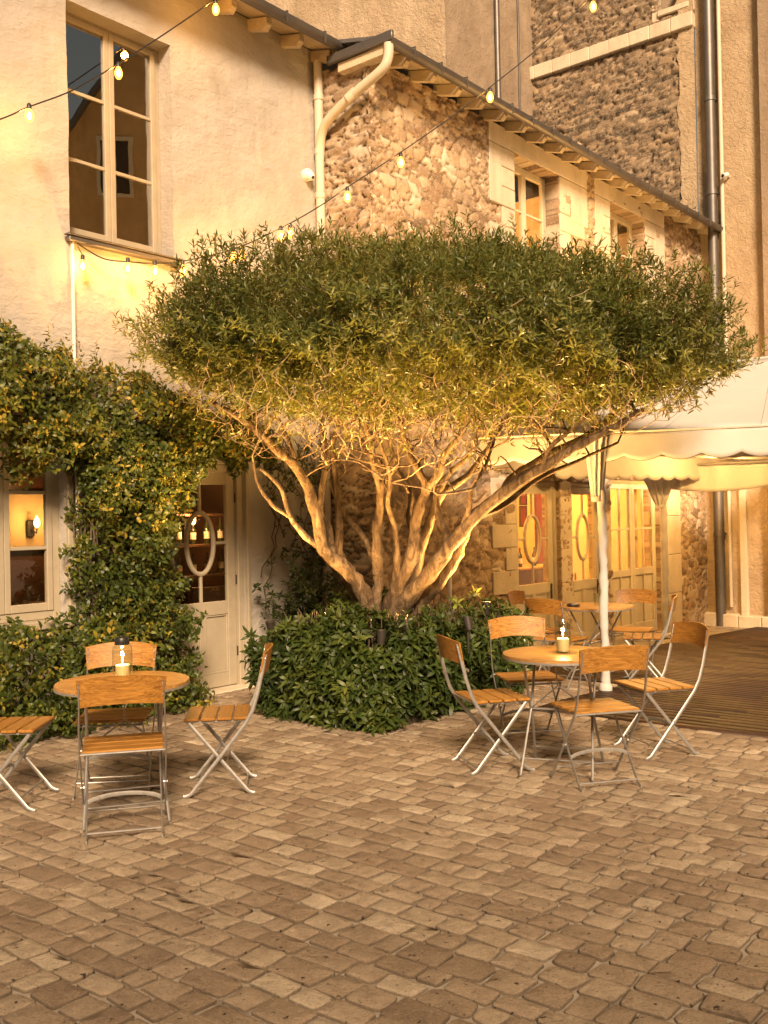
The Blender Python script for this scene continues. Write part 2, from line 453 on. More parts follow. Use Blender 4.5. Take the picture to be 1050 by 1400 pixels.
# a wall face as a fine sheet in its frame (x along, y into the wall, z up); hfun gives relief towards the viewer
def sheet(name, x0, x1, z0, z1, step, hfun, mat, parent, openings=(), reveal=.22, ztop=None, side=None):
    xs = np.arange(x0, x1 + step * .5, step); zs = np.arange(z0, z1 + step * .5, step)
    for (a, b, c, d) in openings:
        for e in (a, b):
            if x0 < e < x1: xs[np.argmin(np.abs(xs - e))] = e
        for e in (c, d):
            if z0 < e < z1: zs[np.argmin(np.abs(zs - e))] = e
    X, Z = np.meshgrid(xs, zs)
    hgt, at_ = hfun(X, Z)
    V = np.stack([X, -hgt, Z], -1).reshape(-1, 3)
    ny, nx = X.shape
    ii = np.arange(ny * nx).reshape(ny, nx)
    cx = (xs[:-1] + xs[1:]) / 2; cz = (zs[:-1] + zs[1:]) / 2
    CX, CZ = np.meshgrid(cx, cz)
    keep = np.ones(CX.shape, bool)
    for (a, b, c, d) in openings: keep &= ~((CX > a) & (CX < b) & (CZ > c) & (CZ < d))
    Q = np.stack([ii[:-1, :-1], ii[:-1, 1:], ii[1:, 1:], ii[1:, :-1]], -1)[keep]
    extra_v = []; extra_q = []; extra_a = {k: [] for k in at_}
    base = len(V)
    def push(p): extra_v.append(p); return base + len(extra_v) - 1
    def border(e0, e1):           # vertices along an opening's edge -> reveal strip
        pts = [(X[i, j], -hgt[i, j], Z[i, j], i, j) for i, j in e0]
        prev = None
        for (x, y, z, i, j) in pts:
            a = push((x, y, z)); b = push((x, reveal, z))
            for k in at_:
                extra_a[k] += [at_[k][i, j], at_[k][i, j]]
            if prev: extra_q.append((prev[0], a, b, prev[1]) if e1 else (prev[1], b, a, prev[0]))
            prev = (a, b)
    for (a, b, c, d) in openings:
        ia = np.argmin(np.abs(xs - max(a, x0))); ib = np.argmin(np.abs(xs - min(b, x1)))
        ic = np.argmin(np.abs(zs - max(c, z0))); id_ = np.argmin(np.abs(zs - min(d, z1)))
        border([(i, ia) for i in range(ic, id_ + 1)], True)
        border([(i, ib) for i in range(ic, id_ + 1)], False)
        border([(ic, j) for j in range(ia, ib + 1)], False)
        border([(id_, j) for j in range(ia, ib + 1)], True)
    if extra_v:
        V = np.concatenate([V, np.array(extra_v)])
        Q = np.concatenate([Q, np.array(extra_q)])
    attrs = {k: np.concatenate([at_[k].ravel(), np.array(extra_a[k])]) for k in at_}
    return np_mesh(name, V, np.zeros((0, 3), np.int32), Q, mat, parent, attrs, True)

def rubble(w, h, depth, seed, jw=.10, warp=.14, tilt=0.0):
    def fn(X, Z):
        wx = (fbm(X / w * .6, Z / h * .6, seed + 40, 3) - .5) * w * warp * 2 + (fbm(X * 16, Z * 16, seed + 41, 3) - .5) * w * .16
        wz = (fbm(X / w * .5 + 9, Z / h * .5, seed + 60, 3) - .5) * h * warp * 2 + (fbm(X * 16 + 5, Z * 16, seed + 42, 3) - .5) * h * .2
        e, r1, r2 = voronoi(X + wx, Z + wz + tilt * X, w, h, seed, .95, 2.2)
        e2, s1, s2 = voronoi(X + wx + 3, Z + wz + tilt * X, w * .5, h * .52, seed + 9, .95, 2.2)
        pick = (vnoise((X + wx) / w * .5, (Z + wz) / h * .5, seed + 77) > .6)
        e = np.where(pick, e2 * .8, e); r1 = np.where(pick, s1, r1); r2 = np.where(pick, s2, r2)
        k = np.clip(e / jw, 0, 1); k2 = np.clip(e / .5, 0, 1)
        face = (fbm(X * 7 + r1 * 50, Z * 7 + r2 * 50, seed + 5, 4) - .5)
        hh = depth * (k ** .7) * (.35 + .65 * r1) + depth * .25 * k2 + .55 * depth * face * k + .02 * (fbm(X * .7, Z * .7, seed, 2) - .5)
        return hh, {'tone': np.clip(r2 + .22 * (fbm(X * 9, Z * 9, seed + 3, 3) - .5), 0, 1), 'joint': np.clip(1 - k * 1.25, 0, 1)}
    return fn
def render_relief(X, Z):
    h = .030 * (fbm(X * .8, Z * 1.2, 3, 3) - .5) + .026 * (fbm(X * 4, Z * 6.5, 21, 5) - .5)
    # faint courses of blocks under the wash
    row = np.floor(Z / .31); fz = Z / .31 - row
    xx = X / .62 + .5 * (row % 2) + _h(row, row * 0, 4) * .3
    fx = xx - np.floor(xx)
    ed = np.minimum(np.minimum(fz, 1 - fz) * .31, np.minimum(fx, 1 - fx) * .62)
    vis = np.clip((fbm(X * .9, Z * .9, 8, 3) - .36) * 4, 0, 1)
    h = h - .007 * np.exp(-(ed / .013) ** 2) * vis
    return h, {}
def rough_relief(X, Z):
    return .03 * (fbm(X * 1.2, Z * 1.2, 5, 3) - .5) + .03 * (fbm(X * 9, Z * 9, 6, 3) - .5), {}

# ------------------------------------------------------------------ ground
g = G(); 
S = 140
rows = []
for a in (-60, -20, 0, 7.6, 17, 40, 90):
    for b in (-60, -20, -5, 0, 5, 10, 20, 60):
        p = DD * a - NN * b
        rows.append((p.x, p.y, gz(p.x, p.y) - .011))
fs = []
for i in range(6):
    for j in range(7):
        k = i * 8 + j; fs.append((k, k + 8, k + 9, k + 1))
g.add(rows, fs)
tag(obj('ground', g, 'joint_sand'), kind='structure')

# cobbles laid in rows along the building axes: every stone a rounded, worn block
E2 = -NN
def paving():
    V = []; T = []; Q = []; tone = []; sid = []; edge = []
    def stone(ca, cb, la, lb):
        ctr = DD * ca + E2 * cb; me_ = random.random()
        t = random.random()
        t = .5 + (t - .5) * .75 if random.random() < .84 else random.choice((.08, .15, .95, 1.0))
        ha, hb = la / 2, lb / 2
        cr = min(ha, hb) * random.uniform(.18, .42)
        out = []
        for (sx, sy, a0) in ((1, 1, 0), (-1, 1, 90), (-1, -1, 180), (1, -1, 270)):
            jx, jy = random.uniform(-.010, .005), random.uniform(-.010, .005)
            for k in range(4):
                a = R(a0 + k * 30)
                out.append((sx * (ha - cr) + jx + cr * math.cos(a) + random.uniform(-.003, .003), sy * (hb - cr) + jy + cr * math.sin(a) + random.uniform(-.003, .003)))
        n = len(out); rot = random.uniform(-.045, .045); c, s = math.cos(rot), math.sin(rot)
        ta, tb = random.uniform(-.014, .014), random.uniform(-.014, .014); hz = random.uniform(-.0015, .003)
        base = len(V)
        for sc, dz in ((1.0, -.035), (1.0, -.0075), (.97, -.002), (.90, 0.0), (.55, .002)):
            for (x, y) in out:
                x2, y2 = (x * c - y * s), (x * s + y * c)
                if sc < 1:
                    L = math.hypot(x2, y2); k = 1 - (1 - sc) * .06 / max(L, .03) if sc > .8 else sc
                    x2 *= k; y2 *= k
                p = ctr + DD * x2 + E2 * y2
                z = gz(p.x, p.y) + dz + hz + (ta * x2 + tb * y2 if dz > -.03 else 0) + (random.uniform(-.002, .002) if dz >= 0 else 0)
                V.append((p.x, p.y, z)); tone.append(t); sid.append(me_); edge.append(1.0 if dz < -.005 else (.75 if dz < 0 else (.12 if sc > .8 else 0)))
        for r in range(4):
            for k in range(n):
                a, b = base + r * n + k, base + r * n + (k + 1) % n
                Q.append((a, b, b + n, a + n))
        cz = len(V); V.append((ctr.x, ctr.y, gz(ctr.x, ctr.y) + hz + .004)); tone.append(t); sid.append(me_); edge.append(0)
        for k in range(n): T.append((base + 4 * n + k, base + 4 * n + (k + 1) % n, cz))
    a = .6
    while a < 10.8:
        wdt = random.uniform(.11, .155)
        b = -6 + random.random() * .3
        while b < 10:
            ln = random.choice((.11, .135, .15, .17, .19, .23)) * random.uniform(.92, 1.08)
            p = DD * (a + wdt / 2) + E2 * (b + ln / 2)
            t1 = (p - O1).dot(NN)
            if 1.9 < p.y < 10.6 and abs(p.x) < .385 * p.y + 1.5 and t1 > .05 and not (p.dot(DD) > 7.22 and p.dot(E2) < 4.3):
                stone(a + wdt / 2, b + ln / 2, wdt - .011, ln - .011)
            b += ln
        a += wdt
    o = np_mesh('cobble_paving', np.array(V), np.array(T), np.array(Q), 'paver_stone', None, {'tone': tone, 'sid': sid, 'edge': edge}, True)
    tag(o, kind='structure')
paving()

# timber deck
def deck():
    V = []; Q = []; tone = []
    a = 7.18
    while a < 17.2:
        e1 = 4.32 if a < 8.9 else 5.7
        b = -6.5
        while b < e1:
            b1 = min(b + random.uniform(1.4, 3.2), e1); tn = random.random()
            k = len(V)
            for z in (-.05, .012):
                for (x, y) in ((a, b + .003), (a + .108, b + .003), (a + .108, b1), (a, b1)):
                    p = DD * x + E2 * y
                    V.append((p.x, p.y, gz(p.x, p.y) + z)); tone.append(tn)
            Q += [(k, k + 3, k + 2, k + 1), (k + 4, k + 5, k + 6, k + 7), (k, k + 1, k + 5, k + 4), (k + 1, k + 2, k + 6, k + 5), (k + 2, k + 3, k + 7, k + 6), (k + 3, k, k + 4, k + 7)]
            b = b1
        a += .116
    tag(np_mesh('timber_deck', np.array(V), np.zeros((0, 3), np.int32), np.array(Q), 'deck_board', None, {'tone': tone}), kind='structure')
deck()

# ------------------------------------------------------------------ joinery helpers (frame coordinates: x along, y into wall, z up)
def oval(g, cx, y, cz, rx, rz, r=.022, seg=40):
    ring = []
    vs = []; fs = []; n = 8
    for i in range(seg):
        a = 2 * PI * i / seg
        px, pz = cx + rx * math.cos(a), cz + rz * math.sin(a)
        nx, nz = math.cos(a), math.sin(a)
        for k in range(n):
            b = 2 * PI * k / n
            vs.append((px + nx * r * math.cos(b), y + r * math.sin(b), pz + nz * r * math.cos(b)))
    for i in range(seg):
        for k in range(n):
            a = i * n + k; b = i * n + (k + 1) % n; c = ((i + 1) % seg) * n + k; d = ((i + 1) % seg) * n + (k + 1) % n
            fs.append((a, c, d, b))
    g.add(vs, fs)
def pane(name, x0, x1, y, z0, z1, mat, parent):
    return obj(name, G().box(x0, x1, y - .003, y + .003, z0, z1), mat, parent)
def oval_door(x0, x1, y, z0, z1, parent, mat='cream_paint', glassmat='window_glass', hx=None):
    w = x1 - x0; st = .095 * w / .8
    zg = z0 + .40 * (z1 - z0); zt = z1 - .11
    g = G()
    g.box(x0, x0 + st, y, y + .045, z0, z1, .004); g.box(x1 - st, x1, y, y + .045, z0, z1, .004)
    xa, xb = x0 + st, x1 - st
    g.box(xa, xb, y + .001, y + .044, z0, z0 + .13, .004); g.box(xa, xb, y + .001, y + .044, zg - .13, zg, .004); g.box(xa, xb, y + .001, y + .044, zt, z1, .004)
    cx = (xa + xb) / 2
    g.box(cx - .035, cx + .035, y + .002, y + .043, z0 + .13, zg - .13, .004)
    d = obj('door', g, mat, parent)
    for (a, b) in ((xa, cx - .035), (cx + .035, xb)):
        p = G(); p.box(a, b, y + .022, y + .035, z0 + .13, zg - .13)
        for (u0, u1, v0, v1) in ((a, a + .018, z0 + .13, zg - .13), (b - .018, b, z0 + .13, zg - .13), (a + .018, b - .018, z0 + .13, z0 + .148), (a + .018, b - .018, zg - .148, zg - .13)):
            p.box(u0, u1, y + .008, y + .022, v0, v1, .004)
        obj('panel', p, mat, d)
    cz = (zg + zt) / 2; rx, rz = (xb - xa) * .255, (zt - zg) * .26
    for b_ in ((cx - .014, cx + .014, cz + rz, zt), (cx - .014, cx + .014, zg, cz - rz), (xa, cx - rx, cz - .014, cz + .014), (cx + rx, xb, cz - .014, cz + .014)):
        obj('glazing_bar', G().box(b_[0], b_[1], y + .008, y + .036, b_[2], b_[3], .003), mat, d)
    o = G(); oval(o, cx, y + .02, cz, rx, rz, .024); obj('oval_frame', o, mat, d, True)
    pane('pane', xa, xb, y + .022, zg, zt, glassmat, d)
    if hx: x1 = hx + st
    h = G(); h.box(x1 - st * .75, x1 - st * .35, y - .008, y, zg - .22, zg - .02, .003); h.tube([(x1 - st * .55, y, zg - .08), (x1 - st * .55, y - .05, zg - .08), (x1 - st * 1.3, y - .05, zg - .085)], .008, 6)
    obj('handle', h, 'dark_metal', d, True)
    return d
def casement(x0, x1, y, z0, z1, cols, rows, parent, mat, glassmat, name='window', frame=.055, bar=.028, leaf=.045, kick=0.0):
    """outer frame, then cols leaves, each with rows panes"""
    f = G()
    f.box(x0, x0 + frame, y, y + .06, z0, z1, .004); f.box(x1 - frame, x1, y, y + .06, z0, z1, .004)
    f.box(x0 + frame, x1 - frame, y + .001, y + .059, z1 - frame, z1, .004); f.box(x0 + frame, x1 - frame, y + .001, y + .059, z0, z0 + frame, .004)
    w = obj(name, f, mat, parent)
    xa, xb = x0 + frame, x1 - frame; za, zb = z0 + frame, z1 - frame
    lw = (xb - xa) / cols
    for c in range(cols):
        a, b = xa + lw * c + .002, xa + lw * (c + 1) - .002
        s = G()
        s.box(a, a + leaf, y - .012, y + .04, za, zb, .004); s.box(b - leaf, b, y - .012, y + .04, za, zb, .004)
        zk = za + kick
        s.box(a + leaf, b - leaf, y - .011, y + .039, zb - leaf, zb, .004); s.box(a + leaf, b - leaf, y - .011, y + .039, zk, zk + leaf * 1.3, .004)
        if kick:
            s.box(a + leaf, b - leaf, y - .011, y + .039, za, za + .12, .004); s.box(a + leaf, b - leaf, y + .012, y + .03, za + .12, zk, 0)
            m = (a + b) / 2; s.box(m - .02, m + .02, y - .008, y + .012, za + .12, zk, .003)
        z_lo, z_hi = zk + leaf * 1.3, zb - leaf
        for r in range(1, rows):
            zz = z_lo + (z_hi - z_lo) * r / rows
            s.box(a + leaf, b - leaf, y - .004, y + .03, zz - bar / 2, zz + bar / 2, .003)
        if kick:
            m = (a + b) / 2; s.box(m - bar / 2, m + bar / 2, y - .006, y + .028, z_lo, z_hi, .003)
        obj('sash', s, mat, w)
        pane('pane', a + leaf, b - leaf, y + .012, z_lo, z_hi, glassmat, w)
    return w
def room(x0, x1, y0, y1, z0, z1, mat, parent, inner=()):
    g = G()
    v = [(x, y, z) for z in (z0, z1) for y in (y0, y1) for x in (x0, x1)]
    g.add(v, [(0, 1, 3, 2), (4, 6, 7, 5), (2, 3, 7, 6), (0, 2, 6, 4), (1, 5, 7, 3)])
    return obj('interior', g, mat, parent)

# ------------------------------------------------------------------ white building (W1)
wb = empty('white_building', O1, ANG, 'white rendered two storey house with a tall window and a jasmine covered ground floor', 'building')
UW = (-1.88, -.78, 4.02, 6.04); LW = (-2.98, -1.97, .80, 2.46); DW = (-.97, .03, -.02, 2.17)
sheet('wall', -4.2, 1.24, -.3, 6.66, .03, render_relief, 'white_render', wb, [UW, LW, DW], .24)
g = G(); g.box(-4.2, 1.3, .30, 2.45, 6.3, 6.34); g.box(-4.2, -4.0, .05, 2.45, -.3, 6.3); g.box(-4.0, 1.2, 2.42, 2.45, -.3, 6.3)
obj('rear_wall', g, 'roughcast', wb)
rf = G()
sl = math.tan(R(14))
rf.add([(-4.3, -.34, 6.60), (1.34, -.34, 6.60), (1.34, 2.5, 6.60 + 2.84 * sl), (-4.3, 2.5, 6.60 + 2.84 * sl), (-4.3, -.34, 6.64), (1.34, -.34, 6.64), (1.34, 2.5, 6.64 + 2.84 * sl), (-4.3, 2.5, 6.64 + 2.84 * sl)],
       [(0, 3, 2, 1), (4, 5, 6, 7), (0, 1, 5, 4), (1, 2, 6, 5), (2, 3, 7, 6), (3, 0, 4, 7)])
obj('roof', rf, 'slate', wb)
bd = G(); bd.add([(-4.3, -.32, 6.592), (1.34, -.32, 6.592), (1.34, .0, 6.592 + .32 * sl), (-4.3, .0, 6.592 + .32 * sl)], [(0, 3, 2, 1)])
obj('soffit_board', bd, 'rafter_wood', wb)
def rafter(parent, x, y0, y1, zt, slope, w=.07, h=.11):
    g = G()
    z0, z1 = zt, zt + (y1 - y0) * slope
    vs = [(x - w / 2, y0, z0 - h * .55), (x + w / 2, y0, z0 - h * .55), (x - w / 2, y0 + .05, z0 - h), (x + w / 2, y0 + .05, z0 - h), (x - w / 2, y1, z1 - h), (x + w / 2, y1, z1 - h),
          (x - w / 2, y0, z0), (x + w / 2, y0, z0), (x - w / 2, y1, z1), (x + w / 2, y1, z1)]
    g.add(vs, [(0, 1, 7, 6), (0, 2, 3, 1), (2, 4, 5, 3), (4, 8, 9, 5), (6, 7, 9, 8), (0, 6, 8, 4, 2), (1, 3, 5, 9, 7)])
    obj('rafter', g, 'rafter_wood', parent)
for x in np.arange(-3.9, 1.2, .46): rafter(wb, float(x), -.27, .03, 6.585, sl)
def gutter(g, x0, x1, y, z, r=.065):
    n = 9; vs = []; fs = []
    for x in (x0, x1):
        for k in range(n + 1):
            a = PI + PI * k / n
            vs.append((x, y + r * math.cos(a), z + r * math.sin(a) * 1.1))
        for k in range(n + 1):
            a = 2 * PI - PI * k / n
            vs.append((x, y + (r - .006) * math.cos(a), z + .004 + (r - .006) * math.sin(a) * 1.1))
    m = 2 * (n + 1)
    for k in range(m): fs.append((k, (k + 1) % m, (k + 1) % m + m, k + m))
    fs.append(tuple(reversed(range(m)))); fs.append(tuple(range(m, 2 * m)))
    g.add(vs, fs)
gt = G(); gutter(gt, -4.3, 1.36, -.40, 6.60)
for x in np.arange(-4.1, 1.3, .55): gt.box(x - .012, x + .012, -.47, -.465, 6.5, 6.62); gt.tube([(x, -.46, 6.615), (x, -.34, 6.64)], .006, 5)
obj('gutter', gt, 'zinc', wb, True)
# upper window with sill
casement(-1.90, -.78, .18, 4.06, 6.06, 2, 3, wb, 'grey_paint', 'upper_glass', frame=.05, leaf=.052, bar=.03)
g = G(); g.box(-1.93, -.74, -.07, .2, 3.985, 4.03, .008); g.box(-1.95, -.72, -.085, -.02, 4.032, 4.045, .003)
obj('sill', g, 'zinc', wb)
# lower window
w = casement(-2.98, -1.97, .10, .84, 2.46, 2, 3, wb, 'grey_paint', 'window_glass', frame=.07, leaf=.05, bar=.03)
g = G(); g.box(-3.02, -1.93, -.05, .12, .77, .838, .006); g.box(-3.0, -1.95, -.02, .1, .66, .768, .004); obj('sill', g, 'grey_paint', wb)
g = G(); g.box(-1.965, -1.90, -.03, .02, .84, 2.5, .006); obj('casing', g, 'grey_paint', wb)
# door
g = G(); g.box(-.97, -.90, .02, .14, -.02, 2.17, .006); g.box(-.04, .03, .02, .14, -.02, 2.17, .006); g.box(-.90, -.04, .021, .139, 2.09, 2.17, .006)
g.box(.033, .075, -.035, .03, -.02, 2.22, .006); g.box(-1.01, .075, -.036, .03, 2.22, 2.27, .006)
obj('door_frame', g, 'grey_paint', wb)
oval_door(-.895, -.045, .06, .02, 2.085, wb, 'grey_paint', hx=-.895)
g = G()
for z in (.3, 1.0, 1.8): g.tube([(-.043, .05, z), (-.043, .05, z + .09)], .008, 8)
obj('hinge', g, 'dark_metal', wb, True)
g = G(); g.box(-1.0, .08, -.14, .2, -.05, .012, .006); obj('threshold', g, 'ashlar', wb)
room(-4.1, 1.2, .26, 2.4, -.02, 2.75, 'room_dark', wb)
room(-2.3, -.3, .26, 2.2, 3.6, 6.25, 'room_black', wb)
# downpipes
g = G(); g.tube([(1.14, -.085, 6.52), (1.14, -.085, 5.6)], .048, 12); g.tube([(1.14, -.085, 5.6), (1.14, -.085, 1.1)], .048, 12)
for z in (6.1, 5.52, 5.05, 3.4, 1.35): g.tube([(1.14, -.085, z), (1.14, -.085, z + .06)], .056, 12)
g.tube([(1.14, -.085, 1.1), (1.14, -.085, .02)], .052, 12)
obj('downpipe', g, 'pipe_paint', wb, True)
def smooth_pts(p, k=3):
    p = [Vector(q) for q in p]; out = []
    for i in range(len(p) - 1):
        a, b, c, d = p[max(i - 1, 0)], p[i], p[i + 1], p[min(i + 2, len(p) - 1)]
        for j in range(k):
            t = j / k
            out.append(.5 * (2 * b + (c - a) * t + (2 * a - 5 * b + 4 * c - d) * t * t + (3 * b - a - 3 * c + d) * t ** 3))
    return out + [p[-1]]
# swan neck arriving from the neighbour's gutter
pts = smooth_pts([(1.10, -1.09, 6.38), (1.10, -1.08, 6.24), (1.085, -1.0, 6.13), (1.07, -.62, 5.98), (1.08, -.30, 5.84), (1.11, -.16, 5.74), (1.135, -.1, 5.6), (1.14, -.085, 5.45)])
g = G(); g.tube(pts, .05, 12)
for i in (9,): g.tube([Vector(pts[i]) + Vector((.01, -.05, .03)), Vector(pts[i]) - Vector((.01, -.05, .03))], .057, 12)
obj('swan_neck_pipe', g, 'pipe_paint', wb, True)
g = G(); g.tube([(-1.88, -.03, 4.0), (-1.88, -.03, 1.5)], .014, 8); obj('cable_conduit', g, 'white_plastic', wb, True)

# ------------------------------------------------------------------ stone building (B2)
sb = empty('stone_building', C2, ANG, 'rubble stone house with pale window surrounds and glazed doors behind the tent', 'building')
U1 = (2.76, 3.94, 4.95, 6.17); U2 = (5.42, 6.62, 4.95, 6.17)
D1 = (2.68, 3.80, -.14, 2.06); D2 = (4.10, 5.10, -.18, 2.06); D3 = (5.28, 6.98, -.25, 2.12)
sheet('wall', -.045, 9.3, -.7, 6.42, .021, rubble(.20, .135, .042, 31), 'warm_rubble', sb, [U1, U2, D1, D2, D3], .25)
# return face towards the white building: larger flat blocks
rt = empty('return', (0, 0, 0), -PI / 2); rt.parent = sb
ro = sheet('corner_wall', -.72, .05, -.3, 6.42, .018, rubble(.30, .11, .055, 57, .12, .14), 'corner_rubble', None)
ro.parent = sb; ro.rotation_euler = (0, 0, -PI / 2)
bpy.data.objects.remove(rt)
g = G(); g.box(0.05, 9.3, 3.0, 3.04, -.7, 6.2); g.box(.05, 9.3, .3, 3.0, 6.2, 6.24); obj('rear_wall', g, 'roughcast', sb)
rf = G(); z0 = 6.44
rf.add([(-.14, -.36, z0), (9.3, -.36, z0), (9.3, 3.05, z0 + 3.41 * sl), (-.14, 3.05, z0 + 3.41 * sl), (-.14, -.36, z0 + .04), (9.3, -.36, z0 + .04), (9.3, 3.05, z0 + .04 + 3.41 * sl), (-.14, 3.05, z0 + .04 + 3.41 * sl)],
       [(0, 3, 2, 1), (4, 5, 6, 7), (0, 1, 5, 4), (1, 2, 6, 5), (2, 3, 7, 6), (3, 0, 4, 7)])
obj('roof', rf, 'slate', sb)
bd = G(); bd.add([(-.13, -.35, z0 - .006), (9.3, -.35, z0 - .006), (9.3, .05, z0 - .006 + .4 * sl), (-.13, .05, z0 - .006 + .4 * sl)], [(0, 3, 2, 1)])
obj('soffit_board', bd, 'rafter_wood', sb)
for x in np.arange(.28, 9.2, .47): rafter(sb, float(x), -.33, .02, z0 - .012, sl)
gt = G(); gutter(gt, -.16, 9.28, -.41, 6.42)
for x in np.arange(.2, 9.2, .47): gt.box(x - .01, x + .01, -.482, -.476, 6.33, 6.45); gt.tube([(x, -.47, 6.44), (x, -.35, 6.47)], .006, 5)
# lead-covered return of the eave
gt.box(-.17, -.13, -.47, .42, 6.40, 6.50, .008)
obj('gutter', gt, 'zinc', sb, True)
g = G(); g.box(-.125, .0, -.36, .3, 6.30, 6.40, .006); obj('barge_board', g, 'rafter_wood', sb)
# pale ashlar surrounds: each block stands proud of the rubble
def quoin(x0, x1, z0, z1, p=.045):
    g = G(); g.box(x0 + .003, x1 - .003, -p - random.uniform(0, .006), .06, z0 + .003, z1 - .003, .007)
    obj('quoin', g, 'ashlar', sb)
for k in range(5):
    za = 4.95 + k * .244; zb_ = za + .243
    quoin(2.22 if k % 2 == 0 else 2.5, 2.80, za, zb_); quoin(3.94, 4.62 if k % 2 == 0 else 4.22, za, zb_)
    quoin(5.0 if k % 2 == 0 else 5.2, 5.42, za, zb_); quoin(6.62, 7.34 if k % 2 == 0 else 6.95, za, zb_)
quoin(2.22, 2.5, 5.625, 6.17); quoin(2.22, 4.72, 6.175, 6.42); quoin(4.24, 4.72, 5.62, 6.17); quoin(4.95, 7.34, 6.175, 6.42); quoin(4.95, 5.2, 5.4, 6.17); quoin(6.96, 7.34, 5.62, 6.17)
# ground floor surrounds
for k in range(8):
    za = -.2 + k * .285; quoin(2.12 if k % 2 == 1 else 2.42, 2.68, za, za + .285)
quoin(2.42, 7.0, 2.14, 2.40)
for k in range(5): quoin(3.80, 4.10, -.2 + k * .452, .252 + k * .452, .03)
quoin(5.10, 5.28, -.25, 2.12, .03)
for k in range(4): quoin(6.98, 7.72, -.3 + k * .62, .32 + k * .62, .05)
for k in range(3): quoin(8.05, 8.5, -.3 + k * .8, .5 + k * .8, .02)
# windows and doors
casement(2.77, 3.93, .17, 4.97, 6.165, 2, 2, sb, 'cream_paint', 'window_glass', frame=.05, leaf=.05)
casement(5.43, 6.61, .17, 4.97, 6.165, 2, 2, sb, 'cream_paint', 'window_glass', frame=.05, leaf=.05)
def dframe(x0, x1, z0, z1):
    g = G(); g.box(x0, x0 + .06, .03, .13, z0, z1, .004); g.box(x1 - .06, x1, .03, .13, z0, z1, .004); g.box(x0 + .06, x1 - .06, .031, .129, z1 - .06, z1, .004)
    obj('door_frame', g, 'cream_paint', sb)
dframe(*D1); oval_door(D1[0] + .07, D1[1] - .07, .055, -.12, 2.0, sb)
dframe(*D2); oval_door(D2[0] + .07, D2[1] - .07, .055, -.16, 2.0, sb)
casement(5.28, 6.98, .06, -.24, 2.12, 2, 2, sb, 'cream_paint', 'window_glass', name='double_door', frame=.06, leaf=.08, bar=.03, kick=.85)
room(2.3, 7.4, .27, 2.9, -.3, 2.5, 'room_warm', sb)
room(2.3, 4.6, .27, 2.4, 4.5, 6.2, 'room_warm', sb)
room(5.1, 7.2, .27, 2.4, 4.5, 6.2, 'room_warm', sb)
g = G(); g.tube([(1.12, -.09, 6.3), (1.12, -.09, 6.1)], .02, 8)
g = G(); g.tube([(1.17, -.08, 1.25), (1.17, -.08, 0)], .025, 10); g.tube([(1.17, -.08, 1.25), (1.17, .02, 1.3)], .025, 10); obj('drain_pipe', g, 'white_plastic', sb, True)

# ------------------------------------------------------------------ tall rubble house at the end of the yard (B3)
A3 = math.atan2(-DD.x, DD.y)
tb = empty('tall_stone_house', C3, A3, 'tall dark rubble stone house with a string course and a ribbed downpipe', 'building')
sheet('wall', -3.6, .02, 4.2, 15.2, .034, rubble(.27, .105, .065, 83, .14, .2, -.05), 'dark_rubble', tb, [(-.62, -.05, 10.46, 12.2)], .18)
def edge_render(X, Z):
    h, _ = rough_relief(X, Z); return h, {}
sheet('rendered_wall', .02, 3.2, -.9, 15.2, .05, rough_relief, 'ochre_roughcast', tb)
sheet('lower_wall', -.9, .02, -.9, 4.2, .05, rough_relief, 'ochre_roughcast', tb)
g = G()
pts = []
for k in range(82):
    z = 4.6 + k * .13; pts.append((-.24 - .09 * random.random() ** 2 - .34 * max(0, 1 - (z - 4.6) / 2.4), z))
for (xa_, za_), (xb_, zb2) in zip(pts[:-1], pts[1:]):
    g.add([(xa_, -.075, za_), (.03, -.075, za_), (.03, -.075, zb2), (xb_, -.075, zb2), (xa_ - .02, .0, za_), (xb_ - .02, .0, zb2)], [(0, 1, 2, 3), (4, 0, 3, 5)])
obj('render_edge', g, 'ochre_roughcast', tb)
g = G()
for k in range(9): g.box(-3.5 + k * .392, -3.5 + k * .392 + .388, -.13 - random.uniform(0, .012), .05, 9.99, 10.24, .012)
obj('string_course', g, 'ashlar', tb)
g = G(); g.box(-.74, -.62, -.05, .1, 10.3, 12.3, .01); g.box(-.05, .02, -.05, .1, 10.3, 12.3, .01); g.box(-.62, -.05, -.09, .16, 10.36, 10.46, .01)
obj('window_surround', g, 'ashlar', tb)
g = G(); g.box(-.62, -.05, .10, .14, 10.46, 12.2); obj('shutter', g, 'dark_shade_roughcast', tb)
g = G(); g.tube([(.30, -.12, 15), (.30, -.12, -.35)], .082, 14)
for z in (10.6, 8.6, 7.0, 5.2, 3.0, 1.2): g.tube([(.30, -.12, z), (.30, -.12, z + .07)], .096, 14); g.box(.22, .38, -.12, .02, z + .02, z + .05)
obj('downpipe', g, 'zinc', tb, True)
g = G(); g.tube([(.455, -.06, 15), (.455, -.06, 3.5)], .035, 10); g.tube([(.455, -.06, 3.5), (.455, -.06, 0)], .03, 10); obj('cable_duct', g, 'pipe_paint', tb, True)
g = G(); g.box(1.12, 1.45, -.16, .05, -.5, 15, .02); obj('corner_pilaster', g, 'dark_shade_roughcast', tb)
g = G()
x = -.9
while x < 3.0:
    w_ = random.uniform(.35, .7); g.box(x + .004, x + w_ - .004, -.16 - random.uniform(0, .02), .05, -.6, -.12 + random.uniform(-.03, .02), .015); x += w_
obj('plinth', g, 'ashlar', tb)
g = G(); g.box(-.48, -.30, -.05, .1, -.3, 4.2, .01); g.box(.62, .74, -.07, .1, -.3, 2.6, .01); obj('rendered_strip', g, 'ashlar', tb)
